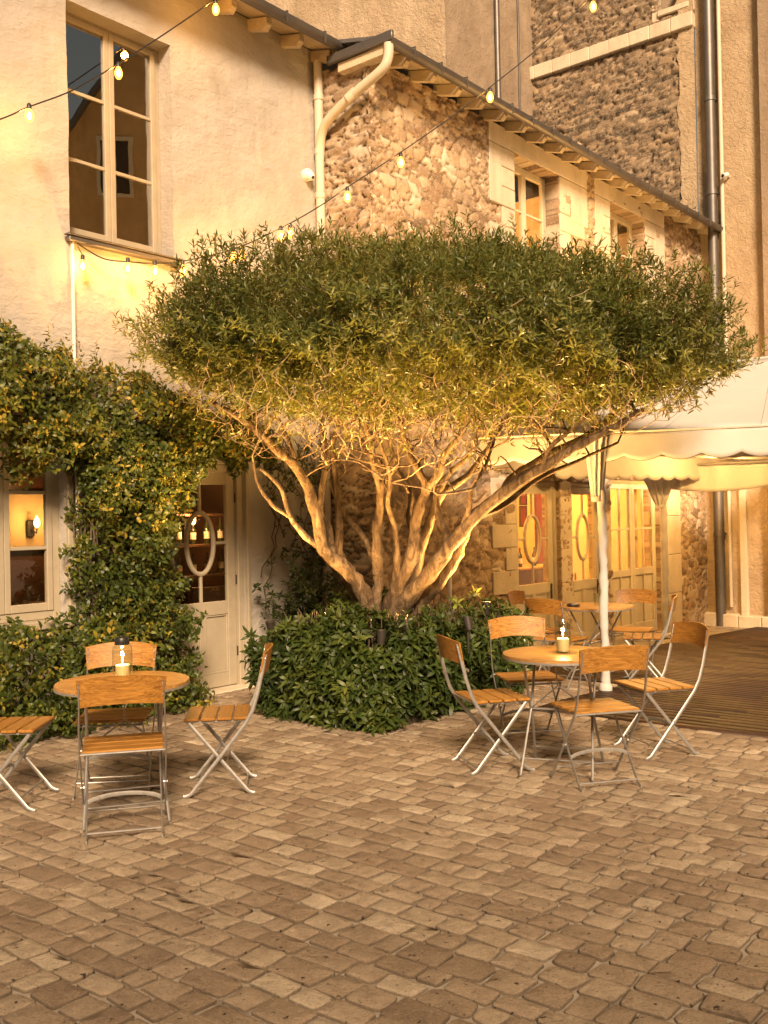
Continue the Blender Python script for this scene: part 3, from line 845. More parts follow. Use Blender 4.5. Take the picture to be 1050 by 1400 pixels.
g = G(); g.box(-.9, 3.0, 3, 3.1, -.5, 15); g.box(-3.6, 3.2, .2, 3.1, 15.2, 15.3); obj('rear_wall', g, 'roughcast', tb)

# rendered tall house (B4): pale face, and side face with its shade put into the colour
rb = empty('rendered_house', K4, A3, 'tall pebbledashed house rising behind the white building roof', 'building')
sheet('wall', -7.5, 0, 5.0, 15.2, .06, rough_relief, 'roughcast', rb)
dk = sheet('side_wall', 0, 3.0, 5.0, 15.2, .06, rough_relief, 'dark_shade_roughcast', None)
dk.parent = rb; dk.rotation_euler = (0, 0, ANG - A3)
g = G(Matrix.Rotation(ANG - A3, 4, 'Z')); g.tube([(1.55, -.06, 15), (1.55, -.06, 7.0)], .05, 10); g.tube([(2.35, -.03, 15), (2.35, -.03, 7)], .02, 8)
obj('downpipe', g, 'zinc', rb, True)
g = G(); g.box(-7.5, 0, .1, 3, 15.2, 15.3); obj('roof', g, 'slate', rb)

# ochre gabled house on the far side of the yard: only its reflection shows in the tall window
oh = empty('ochre_house', (10.4, 9.9, 0), 0, 'ochre gabled house mirrored in the tall upper window', 'house')
g = G(); hw = 2.9
g.add([(0, -hw, -.3), (0, hw, -.3), (0, hw, 9.5), (0, 0, 13.9), (0, -hw, 9.5), (6, -hw, -.3), (6, hw, -.3), (6, hw, 9.5), (6, 0, 13.9), (6, -hw, 9.5)],
      [(0, 4, 3, 2, 1), (5, 6, 7, 8, 9), (0, 5, 9, 4), (1, 2, 7, 6)])
obj('wall', g, 'house_ochre', oh)
wg = G(); wg.box(-17.5, 0, -20.5, -16.2, -.3, 5.2); wg.box(-17.5, 3.5, -20.4, -16.1, 5.2, 5.6, .05); obj('shade_block', wg, 'house_ochre', oh)  # unseen block, added so that its shadow falls on the near paving
g = G()
for s in (-1, 1):
    g.add([(-.2, s * (hw + .25), 9.12), (6.2, s * (hw + .25), 9.12), (6.2, 0, 13.92), (-.2, 0, 13.92), (-.2, s * (hw + .25), 9.27), (6.2, s * (hw + .25), 9.27), (6.2, 0, 14.1), (-.2, 0, 14.1)],
          [(0, 1, 2, 3), (4, 5, 6, 7), (0, 1, 5, 4), (0, 3, 7, 4), (1, 2, 6, 5)])
obj('roof', g, 'slate', oh)
for (y, z) in ((-1.7, 9.2), (-.3, 9.2), (-2.0, 6.9), (-.6, 6.9), (.9, 6.9), (1.4, 9.2)):
    f = G(); f.box(-.05, .02, y - .38, y - .30, z - .6, z + .7); f.box(-.05, .02, y + .30, y + .38, z - .6, z + .7); f.box(-.05, .02, y - .3, y + .3, z + .62, z + .7); f.box(-.05, .02, y - .3, y + .3, z - .6, z - .53); f.box(-.04, .01, y - .02, y + .02, z - .53, z + .62)
    w = obj('window', f, 'cream_paint', oh)
    obj('pane', G().box(-.02, .01, y - .3, y + .3, z - .53, z + .62), 'room_black', w)

# ------------------------------------------------------------------ leaves
def unit(a): return a / np.maximum(np.linalg.norm(a, axis=-1, keepdims=True), 1e-9)
def leaf_mesh(name, P, D, U, L, W, tone, mat, parent=None, fold=.18, droop=.22):
    n = len(P)
    D = unit(D); S = unit(np.cross(D, U)); Nn = np.cross(S, D)
    L = L[:, None]; W = W[:, None]
    c1 = P + D * L * .32; c2 = P + D * L * .68 - Nn * L * droop * .35; tip = P + D * L - Nn * L * droop
    V = np.empty((n, 6, 3))
    V[:, 0] = P
    V[:, 1] = c1 - S * W * .46 + Nn * W * fold; V[:, 2] = c1 + S * W * .46 + Nn * W * fold
    V[:, 3] = c2 - S * W * .42 + Nn * W * fold; V[:, 4] = c2 + S * W * .42 + Nn * W * fold
    V[:, 5] = tip
    b = (np.arange(n) * 6)[:, None]
    T = np.concatenate([b + np.array([0, 2, 1]), b + np.array([3, 4, 5])])
    Q = b + np.array([1, 2, 4, 3])
    return np_mesh(name, V.reshape(-1, 3), T, Q, mat, parent, {'tone': np.repeat(tone, 6)}, False)
def rosettes(C, A, k, L, W, tone, lo=25, hi=95, spread=.03):
    n = len(C)
    A = unit(A)
    ref = np.where(np.abs(A[:, 2:3]) < .9, np.array([[0, 0, 1.]]), np.array([[1., 0, 0]]))
    e1 = unit(np.cross(A, ref)); e2 = np.cross(A, e1)
    ph0 = RNG.random(n) * 6.28
    Ps, Ds, Us, Ls, Ws, Ts = [], [], [], [], [], []
    for i in range(k):
        th = ph0 + i * 2.4 + RNG.normal(0, .2, n)
        po = np.radians(lo + (hi - lo) * (i / max(1, k - 1)) + RNG.normal(0, 10, n))
        D = A * np.cos(po)[:, None] + (e1 * np.cos(th)[:, None] + e2 * np.sin(th)[:, None]) * np.sin(po)[:, None]
        P = C - A * (spread * i / k * 2)[..., None] if np.ndim(spread) else C - A * spread * (i / k) * 2
        Ps.append(P); Ds.append(D); Us.append(A + .25 * RNG.normal(0, 1, A.shape))
        s = .65 + .35 * (i / max(1, k - 1)) if k > 1 else 1
        Ls.append(L * s * RNG.uniform(.75, 1.15, n)); Ws.append(W * s * RNG.uniform(.8, 1.15, n))
        Ts.append(np.clip(tone - .25 * (i / k) + .12 + RNG.normal(0, .08, n), 0, 1))
    return tuple(np.concatenate(a) for a in (Ps, Ds, Us, Ls, Ws, Ts))

# ------------------------------------------------------------------ the tree
tree = empty('umbrella_tree', (0, 0, 0), 0, 'broad clipped umbrella shaped tree with several pale twisting stems rising from the hedge', 'tree')
CT = np.array([.46, 8.02, 2.88])
RX, RY, RU, RD = 2.36, 1.42, .93, .64
def stem_pts(lst): return [at(px, py, Y) for px, py, Y in lst]
STEMS = [
    ([(508, 868, 8.70), (505, 835, 8.68), (490, 800, 8.62), (470, 775, 8.58), (442, 752, 8.5), (434, 715, 8.42), (422, 672, 8.36), (404, 638, 8.28), (385, 622, 8.2), (360, 598, 8.1), (330, 572, 8.0), (285, 548, 7.9)], .085, .03),
    ([(440, 751, 8.5), (412, 728, 8.4), (394, 700, 8.3), (384, 668, 8.22), (356, 640, 8.1)], .034, .016),
    ([(440, 750, 8.5), (437, 705, 8.6), (441, 660, 8.66), (447, 620, 8.7), (440, 585, 8.75), (450, 545, 8.75)], .036, .02),
    ([(500, 840, 8.75), (478, 795, 8.85), (464, 752, 8.85), (463, 705, 8.85), (460, 655, 8.85), (455, 610, 8.85), (468, 560, 8.8)], .05, .022),
    ([(516, 860, 8.72), (515, 825, 8.7), (517, 790, 8.68), (512, 765, 8.7), (502, 742, 8.72), (482, 716, 8.78), (464, 690, 8.85), (450, 655, 8.9)], .062, .02),
    ([(516, 786, 8.68), (515, 755, 8.6), (516, 715, 8.55), (519, 672, 8.5), (510, 635, 8.45), (504, 598, 8.4), (490, 555, 8.3)], .052, .024),
    ([(519, 672, 8.5), (532, 640, 8.42), (548, 606, 8.3), (552, 565, 8.2)], .03, .018),
    ([(527, 868, 8.7), (532, 830, 8.66), (550, 792, 8.55), (564, 755, 8.48), (568, 715, 8.42), (576, 684, 8.4), (583, 667, 8.38), (571, 643, 8.35), (556, 612, 8.3), (545, 570, 8.2)], .082, .026),
    ([(583, 668, 8.38), (600, 648, 8.3), (608, 622, 8.2), (628, 596, 8.1), (640, 560, 8.0)], .04, .022),
    ([(540, 868, 8.72), (548, 830, 8.62), (580, 792, 8.45), (602, 765, 8.35), (626, 735, 8.2), (655, 702, 8.1), (695, 668, 8.0), (742, 640, 7.9), (785, 612, 7.8), (832, 588, 7.75), (880, 560, 7.7)], .09, .03),
    ([(553, 868, 8.76), (566, 832, 8.74), (606, 786, 8.7), (628, 745, 8.66), (642, 712, 8.62), (682, 678, 8.58), (705, 650, 8.5), (750, 622, 8.42), (800, 596, 8.35), (850, 560, 8.3)], .088, .03),
    ([(545, 840, 8.7), (560, 800, 8.8), (577, 742, 8.85), (592, 702, 8.85), (606, 674, 8.82), (640, 650, 8.75), (668, 612, 8.7), (690, 572, 8.6)], .07, .026),
    ([(602, 765, 8.35), (612, 735, 8.4), (600, 708, 8.42), (596, 680, 8.45), (612, 650, 8.45), (640, 622, 8.4), (655, 585, 8.3)], .046, .024),
    ([(695, 668, 8.0), (712, 650, 8.1), (760, 628, 8.2), (790, 608, 8.3), (832, 585, 8.3)], .036, .016),
    ([(455, 768, 8.55), (449, 720, 8.75), (430, 690, 8.8), (412, 652, 8.85), (398, 610, 8.85), (380, 570, 8.8)], .034, .014),
    ([(536, 812, 8.62), (543, 770, 8.5), (541, 728, 8.42), (530, 690, 8.3), (533, 650, 8.2), (520, 606, 8.1), (505, 570, 8.0)], .034, .014),
    ([(626, 735, 8.2), (640, 700, 8.1), (645, 668, 8.0), (664, 636, 7.9), (676, 600, 7.8)], .030, .013),
    ([(742, 640, 7.9), (752, 612, 7.8), (786, 584, 7.7), (812, 560, 7.6)], .024, .012),
    ([(648, 708, 8.1), (690, 690, 8.3), (735, 655, 8.5), (790, 630, 8.6), (845, 605, 8.6)], .034, .014),
    ([(395, 705, 8.32), (372, 690, 8.2), (352, 660, 8.1), (345, 625, 8.0)], .022, .010),
    ([(577, 742, 8.85), (560, 712, 8.95), (562, 675, 9.0), (550, 650, 9.05), (530, 600, 9.0)], .036, .018),
]
NODES = []; NR = []
def smooth_path(pts, k=3):
    out = []
    n = len(pts)
    for i in range(n - 1):
        p0, p1, p2, p3 = pts[max(i - 1, 0)], pts[i], pts[i + 1], pts[min(i + 2, n - 1)]
        for j in range(k):
            t = j / k
            out.append(.5 * ((2 * p1) + (p2 - p0) * t + (2 * p0 - 5 * p1 + 4 * p2 - p3) * t * t + (3 * p1 - p0 - 3 * p2 + p3) * t ** 3))
    out.append(pts[-1])
    return out
tg = G()
for lst, r0, r1 in STEMS:
    P = smooth_path(stem_pts(lst), 4)
    m = len(P)
    rs = [(r0 * 1.0 + (r1 * .75 - r0 * 1.0) * (i / (m - 1)) ** .75) * (1 + .06 * math.sin(i * 1.1 + r0 * 90)) for i in range(m)]
    P = [p + Vector((random.uniform(-1, 1), random.uniform(-1, 1), 0)) * r * .22 for p, r in zip(P, rs)]
    tg.tube(P, [(r * random.uniform(.85, 1.15), r * random.uniform(.9, 1.1)) for r in rs], 12, True, None, .10)
    for p, r in zip(P, rs):
        NODES.append(np.array(p)); NR.append(r)
obj('trunk', tg, 'bark', tree, True, 70)
N_TR = len(NODES)

def crown_pt(n, smin, smax, zmin=-1):
    out = []
    while len(out) < n:
        d = unit(RNG.normal(0, 1, (n * 3, 3)))
        ex = np.where(d[:, 2] > 0, 2.05, 1.6)
        r = (np.abs(d[:, 0]) ** ex + np.abs(d[:, 1]) ** ex + np.abs(d[:, 2]) ** ex) ** (-1 / ex)
        lump = 1 + .11 * np.sin(d[:, 0] * 5.1 + 1.2) * np.sin(d[:, 1] * 6 + .4) + .07 * np.sin(d[:, 0] * 13 + d[:, 2] * 9) * np.cos(d[:, 1] * 11) + RNG.normal(0, .025, len(d))
        s = RNG.uniform(smin, smax, len(d)) * r * lump
        q = d * s[:, None]
        rd = np.where(q[:, 2:3] > 0, RU, RD)
        P = CT + q * np.concatenate([np.full((len(q), 1), RX), np.full((len(q), 1), RY), rd], 1)
        # left side of the crown is thinner and sits a little higher, right side hangs lower
        P[:, 2] += -.06 * (P[:, 0] - .5) * .6 + .10 * np.clip(-(P[:, 0] + .9), 0, 2) 
        nrm = q / np.array([RX, RY, 1.0]); nrm[:, 2] = q[:, 2] / (RU * .8)
        for a, b in zip(P, nrm):
            if b[2] >= zmin: out.append((a, b))
    out = out[:n]
    return np.array([o[0] for o in out]), unit(np.array([o[1] for o in out]))
# limbs: connect targets in the lower crown to the nearest wood
bg = G(); sg = G()
def attach(targets, r_tip, r_max, g, sides, bend):
    for tgt in targets:
        arr = np.array(NODES)
        d = np.linalg.norm(arr - tgt, axis=1) + np.maximum(0, arr[:, 2] - tgt[2] + .1) * 3
        i = int(np.argmin(d)); a = arr[i]; L = np.linalg.norm(tgt - a)
        if L < .08: continue
        mid = a * .5 + tgt * .5 + np.array([random.uniform(-1, 1), random.uniform(-1, 1), random.uniform(-.8, .5)]) * L * bend
        m1 = a * .75 + mid * .25 + RNG.normal(0, .03, 3) * L
        pts = [Vector(x) for x in (a, m1, mid, mid * .45 + tgt * .55 + RNG.normal(0, .05, 3) * L, tgt)]
        pts = smooth_path(pts, 2)
        r0 = min(NR[i] * .75, r_max * (.6 + L * .5))
        rs = [r0 + (r_tip - r0) * k / (len(pts) - 1) for k in range(len(pts))]
        g.tube(pts, rs, sides, False)
        for p, r in list(zip(pts, rs))[1:]:
            NODES.append(np.array(p)); NR.append(r)
tp, _ = crown_pt(170, .25, .85); attach(tp[np.argsort(np.linalg.norm(tp - np.array([.1, 8.5, 2.2]), axis=1))], .008, .026, bg, 7, .2)
tang = np.stack([RNG.uniform(-1.5, 2.1, 330), RNG.uniform(7.2, 8.9, 330), RNG.uniform(1.9, 2.7, 330)], 1)
tang = tang[tang[:, 2] > 1.85 + .30 * np.abs(tang[:, 0] - .2)]
attach(tang, .005, .015, bg, 6, .28)
obj('limbs', bg, 'bark', tree, True, 70)
tp2, _ = crown_pt(800, .4, .97); attach(tp2[np.argsort(np.linalg.norm(tp2 - np.array([.1, 8.5, 2.2]), axis=1))], .003, .009, sg, 5, .2)
low, _ = crown_pt(900, .5, .95, -1)
low = low[low[:, 2] < CT[2]]
th = RNG.uniform(0, 2 * PI, 1500); rho = np.sqrt(RNG.random(1500)) * .88
und = np.stack([CT[0] + RX * rho * np.cos(th), CT[1] + RY * rho * np.sin(th), 0 * th], 1)
zlo = 2.02 + .50 * rho ** 1.3 + .10 * np.sin(und[:, 0] * 5) * np.cos(und[:, 1] * 6)
und[:, 2] = zlo + (2.85 - zlo) * RNG.random(1500) ** .8
und = und[np.argsort(und[:, 2])]
attach(und, .0028, .0085, sg, 5, .3)
attach(low, .003, .007, sg, 5, .25)
obj('twigs', sg, 'twig', tree, True, 70)
# foliage: rosettes of narrow leaves, dense on top, opening below
C, A = crown_pt(22000, .74, 1.02)
hrel = (C[:, 2] - CT[2])
dens = vnoise(C[:, 0] * 2.3 + 5, C[:, 1] * 2.3 + C[:, 2] * 2.6, 5)
keep = RNG.random(len(C)) < np.clip(np.where(hrel > -.08, 1.0, .95 + hrel * 2.0), .13, 1) * np.clip(.55 + (dens - .18) * 1.5, .15, 1)
C, A = C[keep], A[keep]
Cin, Ain = crown_pt(1500, .4, .75); kk = Cin[:, 2] > CT[2] - .15; Cin, Ain = Cin[kk], Ain[kk]
C = np.concatenate([C, Cin]); A = np.concatenate([A, Ain])
A = unit(A * .8 + np.array([0, 0, .7]) + RNG.normal(0, .33, A.shape))
tone = .18 + .45 * vnoise(C[:, 0] * 1.7, C[:, 1] * 1.7 + C[:, 2] * 2, 9) + RNG.normal(0, .12, len(C)) + .12 * np.clip(C[:, 2] - 3.2, 0, .6)
tone[RNG.random(len(C)) < .04] += .4
sz = RNG.uniform(.8, 1.2, len(C))
leaf_mesh('crown', *rosettes(C, A, 10, .077 * sz, .0150 * sz, np.clip(tone, 0, 1), 8, 85, .04), 'tree_leaf', tree, .2, .16)
ku = RNG.random(len(und)) < .5 + .75 * np.clip((und[:, 2] - 2.25) / .5, 0, 1)
Cu = und[ku] + RNG.normal(0, .03, (ku.sum(), 3)); Au = unit(RNG.normal(0, .6, Cu.shape) + np.array([0, -.2, .3]))
leaf_mesh('inner_leaves', *rosettes(Cu, Au, 7, np.full(len(Cu), .066), np.full(len(Cu), .014), np.clip(RNG.normal(.62, .2, len(Cu)), 0, 1), 25, 100, .03), 'tree_leaf', tree, .2, .2)
# loose shoots standing out of the outline
C, A = crown_pt(330, .98, 1.05, -.3)
base = np.repeat(C, 5, 0); Ax = np.repeat(unit(A + np.array([0, 0, .7]) + RNG.normal(0, .3, A.shape)), 5, 0)
off = np.tile(np.arange(5), len(C)) * .022
leaf_mesh('shoots', *rosettes(base + Ax * off[:, None], Ax, 3, np.full(len(base), .066), np.full(len(base), .015), np.clip(RNG.normal(.55, .18, len(base)), 0, 1), 25, 75, .01), 'tree_leaf', tree, .2, .1)

SPOTS = [(.66, 8.05, .76), (.16, 7.88, .76), (-.52, 8.22, .76), (.9, 8.9, .8), (-.04, 7.56, .72), (.98, 8.62, .70), (-.95, 8.22, .74)]  # positions of the assumed hedge spotlights
# ------------------------------------------------------------------ evergreen hedge round the foot of the tree
hedge = empty('evergreen_hedge', (-.06, 7.45, 0), ANG, 'low dark evergreen hedge with whorled leaves round the foot of the tree', 'hedge')
def hedge_pts(n):
    P = []; Nn_ = []
    while len(P) < n:
        a = random.uniform(-.02, 2.05); b = random.uniform(-.02, 1.32)
        k = random.random()
        top = .71 + .12 * math.sin(a * 3.1 + 1) * math.sin(b * 3.7) + .10 * vnoise(np.array([a * 4.]), np.array([b * 4.]), 3)[0] + (.28 * max(0, b - .85) if a > .7 else 0) - .05 * max(0, a - 1.2)
        if k < .42: p = (a, b, top + random.uniform(-.16, .02)); nr = (0, 0, 1)
        elif k < .72:
            h = random.uniform(.03, 1) ** .9 * top; bul = .13 * math.sin(h / top * 2.6) + .07 * (vnoise(np.array([b * 4.]), np.array([h * 4.]), 8)[0] - .5)
            p = (random.uniform(-.02, .2) - bul, b, h); nr = (-1, 0, .4)
        else:
            h = random.uniform(.03, 1) ** .9 * top; bul = .13 * math.sin(h / top * 2.6) + .07 * (vnoise(np.array([a * 4.]), np.array([h * 4.]), 9)[0] - .5)
            p = (a, random.uniform(-.02, .2) - bul, h); nr = (0, -1, .4)
        # rounded front corner
        if p[0] < .16 and p[1] < .16 and (p[0] - .16) ** 2 + (p[1] - .16) ** 2 > .16 ** 2 * 2.0: continue
        if random.random() > .35 + 1.1 * vnoise(np.array([p[0] * 3.5 + p[2]]), np.array([p[1] * 3.5 + p[2] * 3]), 14)[0]: continue
        P.append(p); Nn_.append(nr)
    return np.array(P), np.array(Nn_, float)
C, A = hedge_pts(3300)
for sx, sy, sz_ in SPOTS:
    la, lb = (Vector((sx, sy, 0)) - Vector((-.06, 7.45, 0))).dot(DD), (Vector((sx, sy, 0)) - Vector((-.06, 7.45, 0))).dot(E2)
    ok = ~((np.hypot(C[:, 0] - la, C[:, 1] - lb) < .17) & (C[:, 2] > sz_ - .12))
    C, A = C[ok], A[ok]
A = unit(A + np.array([0, 0, .35]) + RNG.normal(0, .4, A.shape))
tone = np.clip(.22 + .45 * vnoise(C[:, 0] * 3 + C[:, 2], C[:, 1] * 3 + C[:, 2] * 2, 5) + RNG.normal(0, .12, len(C)), 0, 1)
sz = RNG.uniform(.75, 1.2, len(C))
leaf_mesh('foliage', *rosettes(C, A, 8, .105 * sz, .032 * sz, tone, 35, 100, .012), 'bush_leaf', hedge, .14, .25)
g = G()
for _ in range(150):
    a, b = random.uniform(.15, 1.95), random.uniform(.15, 1.2)
    g.tube([(a, b, -.05), (a + random.uniform(-.08, .08), b + random.uniform(-.08, .08), .4), (a + random.uniform(-.2, .2), b + random.uniform(-.2, .2), .85)], [.012, .009, .004], 5)
obj('stems', g, 'vine_stem', hedge, True)
g = G(); g.box(.05, 2.05, .05, 1.3, -.12, .06, .03); obj('planting_bed', g, 'soil', hedge)
# the darker shrub in the corner by the drainpipe
sh = empty('corner_shrub', w1(.62, .35, 0), ANG, 'small dark shrub in the corner between the door and the drainpipe', 'shrub')
C = np.stack([RNG.normal(0, .26, 520), RNG.normal(0, .14, 520), np.abs(RNG.normal(.62, .32, 520))], 1)
A = unit(C - np.array([0, 0, .5]) + np.array([0, -.3, .5]) + RNG.normal(0, .3, C.shape))
leaf_mesh('foliage', *rosettes(C, A, 7, np.full(520, .075), np.full(520, .026), np.clip(RNG.normal(.2, .13, 520), 0, 1), 35, 100, .012), 'bush_leaf', sh, .14, .25)
g = G()
for _ in range(26):
    x, y = random.uniform(-.15, .15), random.uniform(-.1, .1)
    g.tube([(x * .4, y * .4, 0), (x, y, .4), (x * 2.2, y * 1.5, random.uniform(.7, 1.1))], [.012, .008, .003], 5)
obj('stems', g, 'vine_stem', sh, True)

# ------------------------------------------------------------------ star jasmine on the white wall (frame coordinates t, y=-n, z)
jas = empty('climbing_jasmine', O1, ANG, 'thick flowering jasmine climber framing the ground floor window and door of the white house', 'climber')
def top_line(t):
    xs = [-3.4, -2.5, -2.2, -1.86, -1.5, -1.2, -.9, -.4, .1, .45]
    zs = [3.16, 3.10, 3.02, 2.96, 2.92, 2.88, 2.82, 2.62, 2.48, 2.40]
    return np.interp(t, xs, zs)
def jas_pts(n):
    out = []
    while len(out) < n:
        k = random.random()
        if k < .50:
            t = random.uniform(-3.5, .4); zt = float(top_line(t)) + .10 * math.sin(t * 9) * math.sin(t * 4.3)
            lo = 2.02 if t < -1.95 else (2.2 if t > -1.0 else 1.9)
            lo += .09 * math.sin(t * 11) + .05 * math.sin(t * 23)
            if t < -1.95: lo += .05
            z = random.uniform(lo, zt); dep = .46 * min(1, (zt - z) / .35 + .15) * (1 if t < -.6 else max(.35, 1 - (t + .6) * .7))
            if z < lo + .15: dep *= .75
        elif k < .84:
            t = random.uniform(-2.02, -.78); z = random.uniform(0, 2.2)
            l = -1.98 + .05 * math.sin(z * 9) + .04 * math.sin(z * 21) ; r = -.98 + .12 * max(0, 1 - z / 1.0) + .05 * math.sin(z * 7 + 1) + .04 * math.sin(z * 19) + (.10 if z > 1.95 else 0)
            if not l < t < r: continue
            dep = .46 * min(1, .3 + 6 * min(t - l, r - t)) + (.06 if z < .8 else 0)
        else:
            t = random.uniform(-3.4, -1.7); tp = .88 + .10 * math.sin(t * 6) + .06 * math.sin(t * 17); z = random.uniform(0, tp); dep = .62 * min(1, .35 + (tp - z) * 3)
        nn = dep * random.uniform(.3, 1.1) + .02
        d = vnoise(np.array([t * 4.2 + 7]), np.array([z * 4.2]), 6)[0]
        nn += (d - .5) * .26
        if random.random() > .25 + 1.5 * d and nn > dep * .7: continue
        out.append((t, -max(.02, nn), z))
    return np.array(out)
C = jas_pts(7800)
C = np.concatenate([C, C + RNG.normal(0, .035, C.shape)]); 
A = unit(np.array([0, -1, .25]) + RNG.normal(0, .55, C.shape))
tone = .22 + .42 * vnoise(C[:, 0] * 2.6, C[:, 2] * 2.6, 4) + RNG.normal(0, .2, len(C)) + .10 * np.clip(C[:, 2] - 2.1, 0, 1)
tone[RNG.random(len(C)) < .055 + .05 * (C[:, 2] > 2.1)] += .45
sz = RNG.uniform(.7, 1.2, len(C))
leaf_mesh('foliage', *rosettes(C, A, 3, .066 * sz, .031 * sz, np.clip(tone, 0, 1), 40, 95, .01), 'jasmine_leaf', jas, .16, .25)
# shoots above the top edge
ts = RNG.uniform(-3.3, .2, 80)
C = []; A_ = []
for t in ts:
    z = float(top_line(t)) - .05; L = random.uniform(.08, .30) if random.random() < .5 else .1; dx = random.uniform(-.4, .4)
    for i in range(int(L / .022)):
        C.append((t + dx * i * .022, -.2 + random.uniform(-.03, .03), z + i * .022)); A_.append((dx, -.2, 1))
C = np.array(C); A_ = unit(np.array(A_) + RNG.normal(0, .2, C.shape))
leaf_mesh('young_shoots', *rosettes(C, A_, 2, np.full(len(C), .045), np.full(len(C), .02), np.clip(RNG.normal(.72, .2, len(C)), 0, 1), 35, 80, .008), 'jasmine_leaf', jas, .16, .2)
g = G()
for _ in range(46):
    t = random.uniform(-1.9, -1.05); x = t
    pts = [(x, -.05, 0)]
    for z in np.arange(.3, 2.5, .3):
        x += random.uniform(-.09, .09); x = min(-1.05, max(-1.95, x)); pts.append((x, -random.uniform(.04, .2), float(z)))
    g.tube(pts, .009, 5)
for _ in range(20):
    t = random.uniform(-3.3, -.6); z = random.uniform(2.25, 2.7)
    g.tube([(t, -.1, z), (t + .4, -random.uniform(.05, .2), z + random.uniform(-.1, .1)), (t + .8, -.1, z + random.uniform(-.15, .1))], .008, 5)
obj('stems', g, 'vine_stem', jas, True)
# thin vine running down beside the door
vn = empty('trailing_vine', O1, ANG, 'thin trailing vine with sparse leaves on the wall right of the door', 'climber')
g = G(); C = []; A_ = []
for s in range(9):
    x = .25 + s * .09; z = 2.45; pts = []
    end = random.uniform(.75, 1.5)
    while z > end:
        pts.append((x, -.04 - random.uniform(0, .06), z)); x += random.uniform(-.07, .085); x = max(.16, min(1.05, x)); z -= .1
        if random.random() < .55 + .35 * (z > 1.9):
            for _ in range(random.choice((1, 2, 3))):
                C.append((x + random.gauss(0, .05), -.07 - random.uniform(0, .08), z + random.gauss(0, .04))); A_.append((random.gauss(0, .4), -1, random.gauss(-.1, .4)))
    if len(pts) > 2: g.tube(pts, .006, 5)
obj('stems', g, 'vine_stem', vn, True)
C = np.array(C); A_ = unit(np.array(A_))
leaf_mesh('foliage', *rosettes(C, A_, 4, np.full(len(C), .062), np.full(len(C), .028), np.clip(RNG.normal(.25, .15, len(C)), 0, 1), 35, 90, .01), 'jasmine_leaf', vn, .16, .25)
# tufts growing in the joints
def tuft(x, y, k, h, label):
    r = empty('weed_tuft', (x, y, gz(x, y)), 0, label, 'weed')
    P = RNG.normal(0, .05, (k, 3)); P[:, 2] = .0
    D = unit(np.stack([RNG.normal(0, .55, k), RNG.normal(0, .55, k), np.full(k, .8)], 1))
    leaf_mesh('blades', P, D, unit(RNG.normal(0, 1, (k, 3))), RNG.uniform(.5, 1.1, k) * h, np.full(k, .009), np.clip(RNG.normal(.5, .2, k), 0, 1), 'bush_leaf', r, .1, .3)
tuft(-.80, 8.05, 40, .12, 'small weed tuft in the cobbles at the left corner of the hedge')
tuft(-.45, 7.72, 22, .07, 'tiny weed tuft in the cobbles along the left side of the hedge')

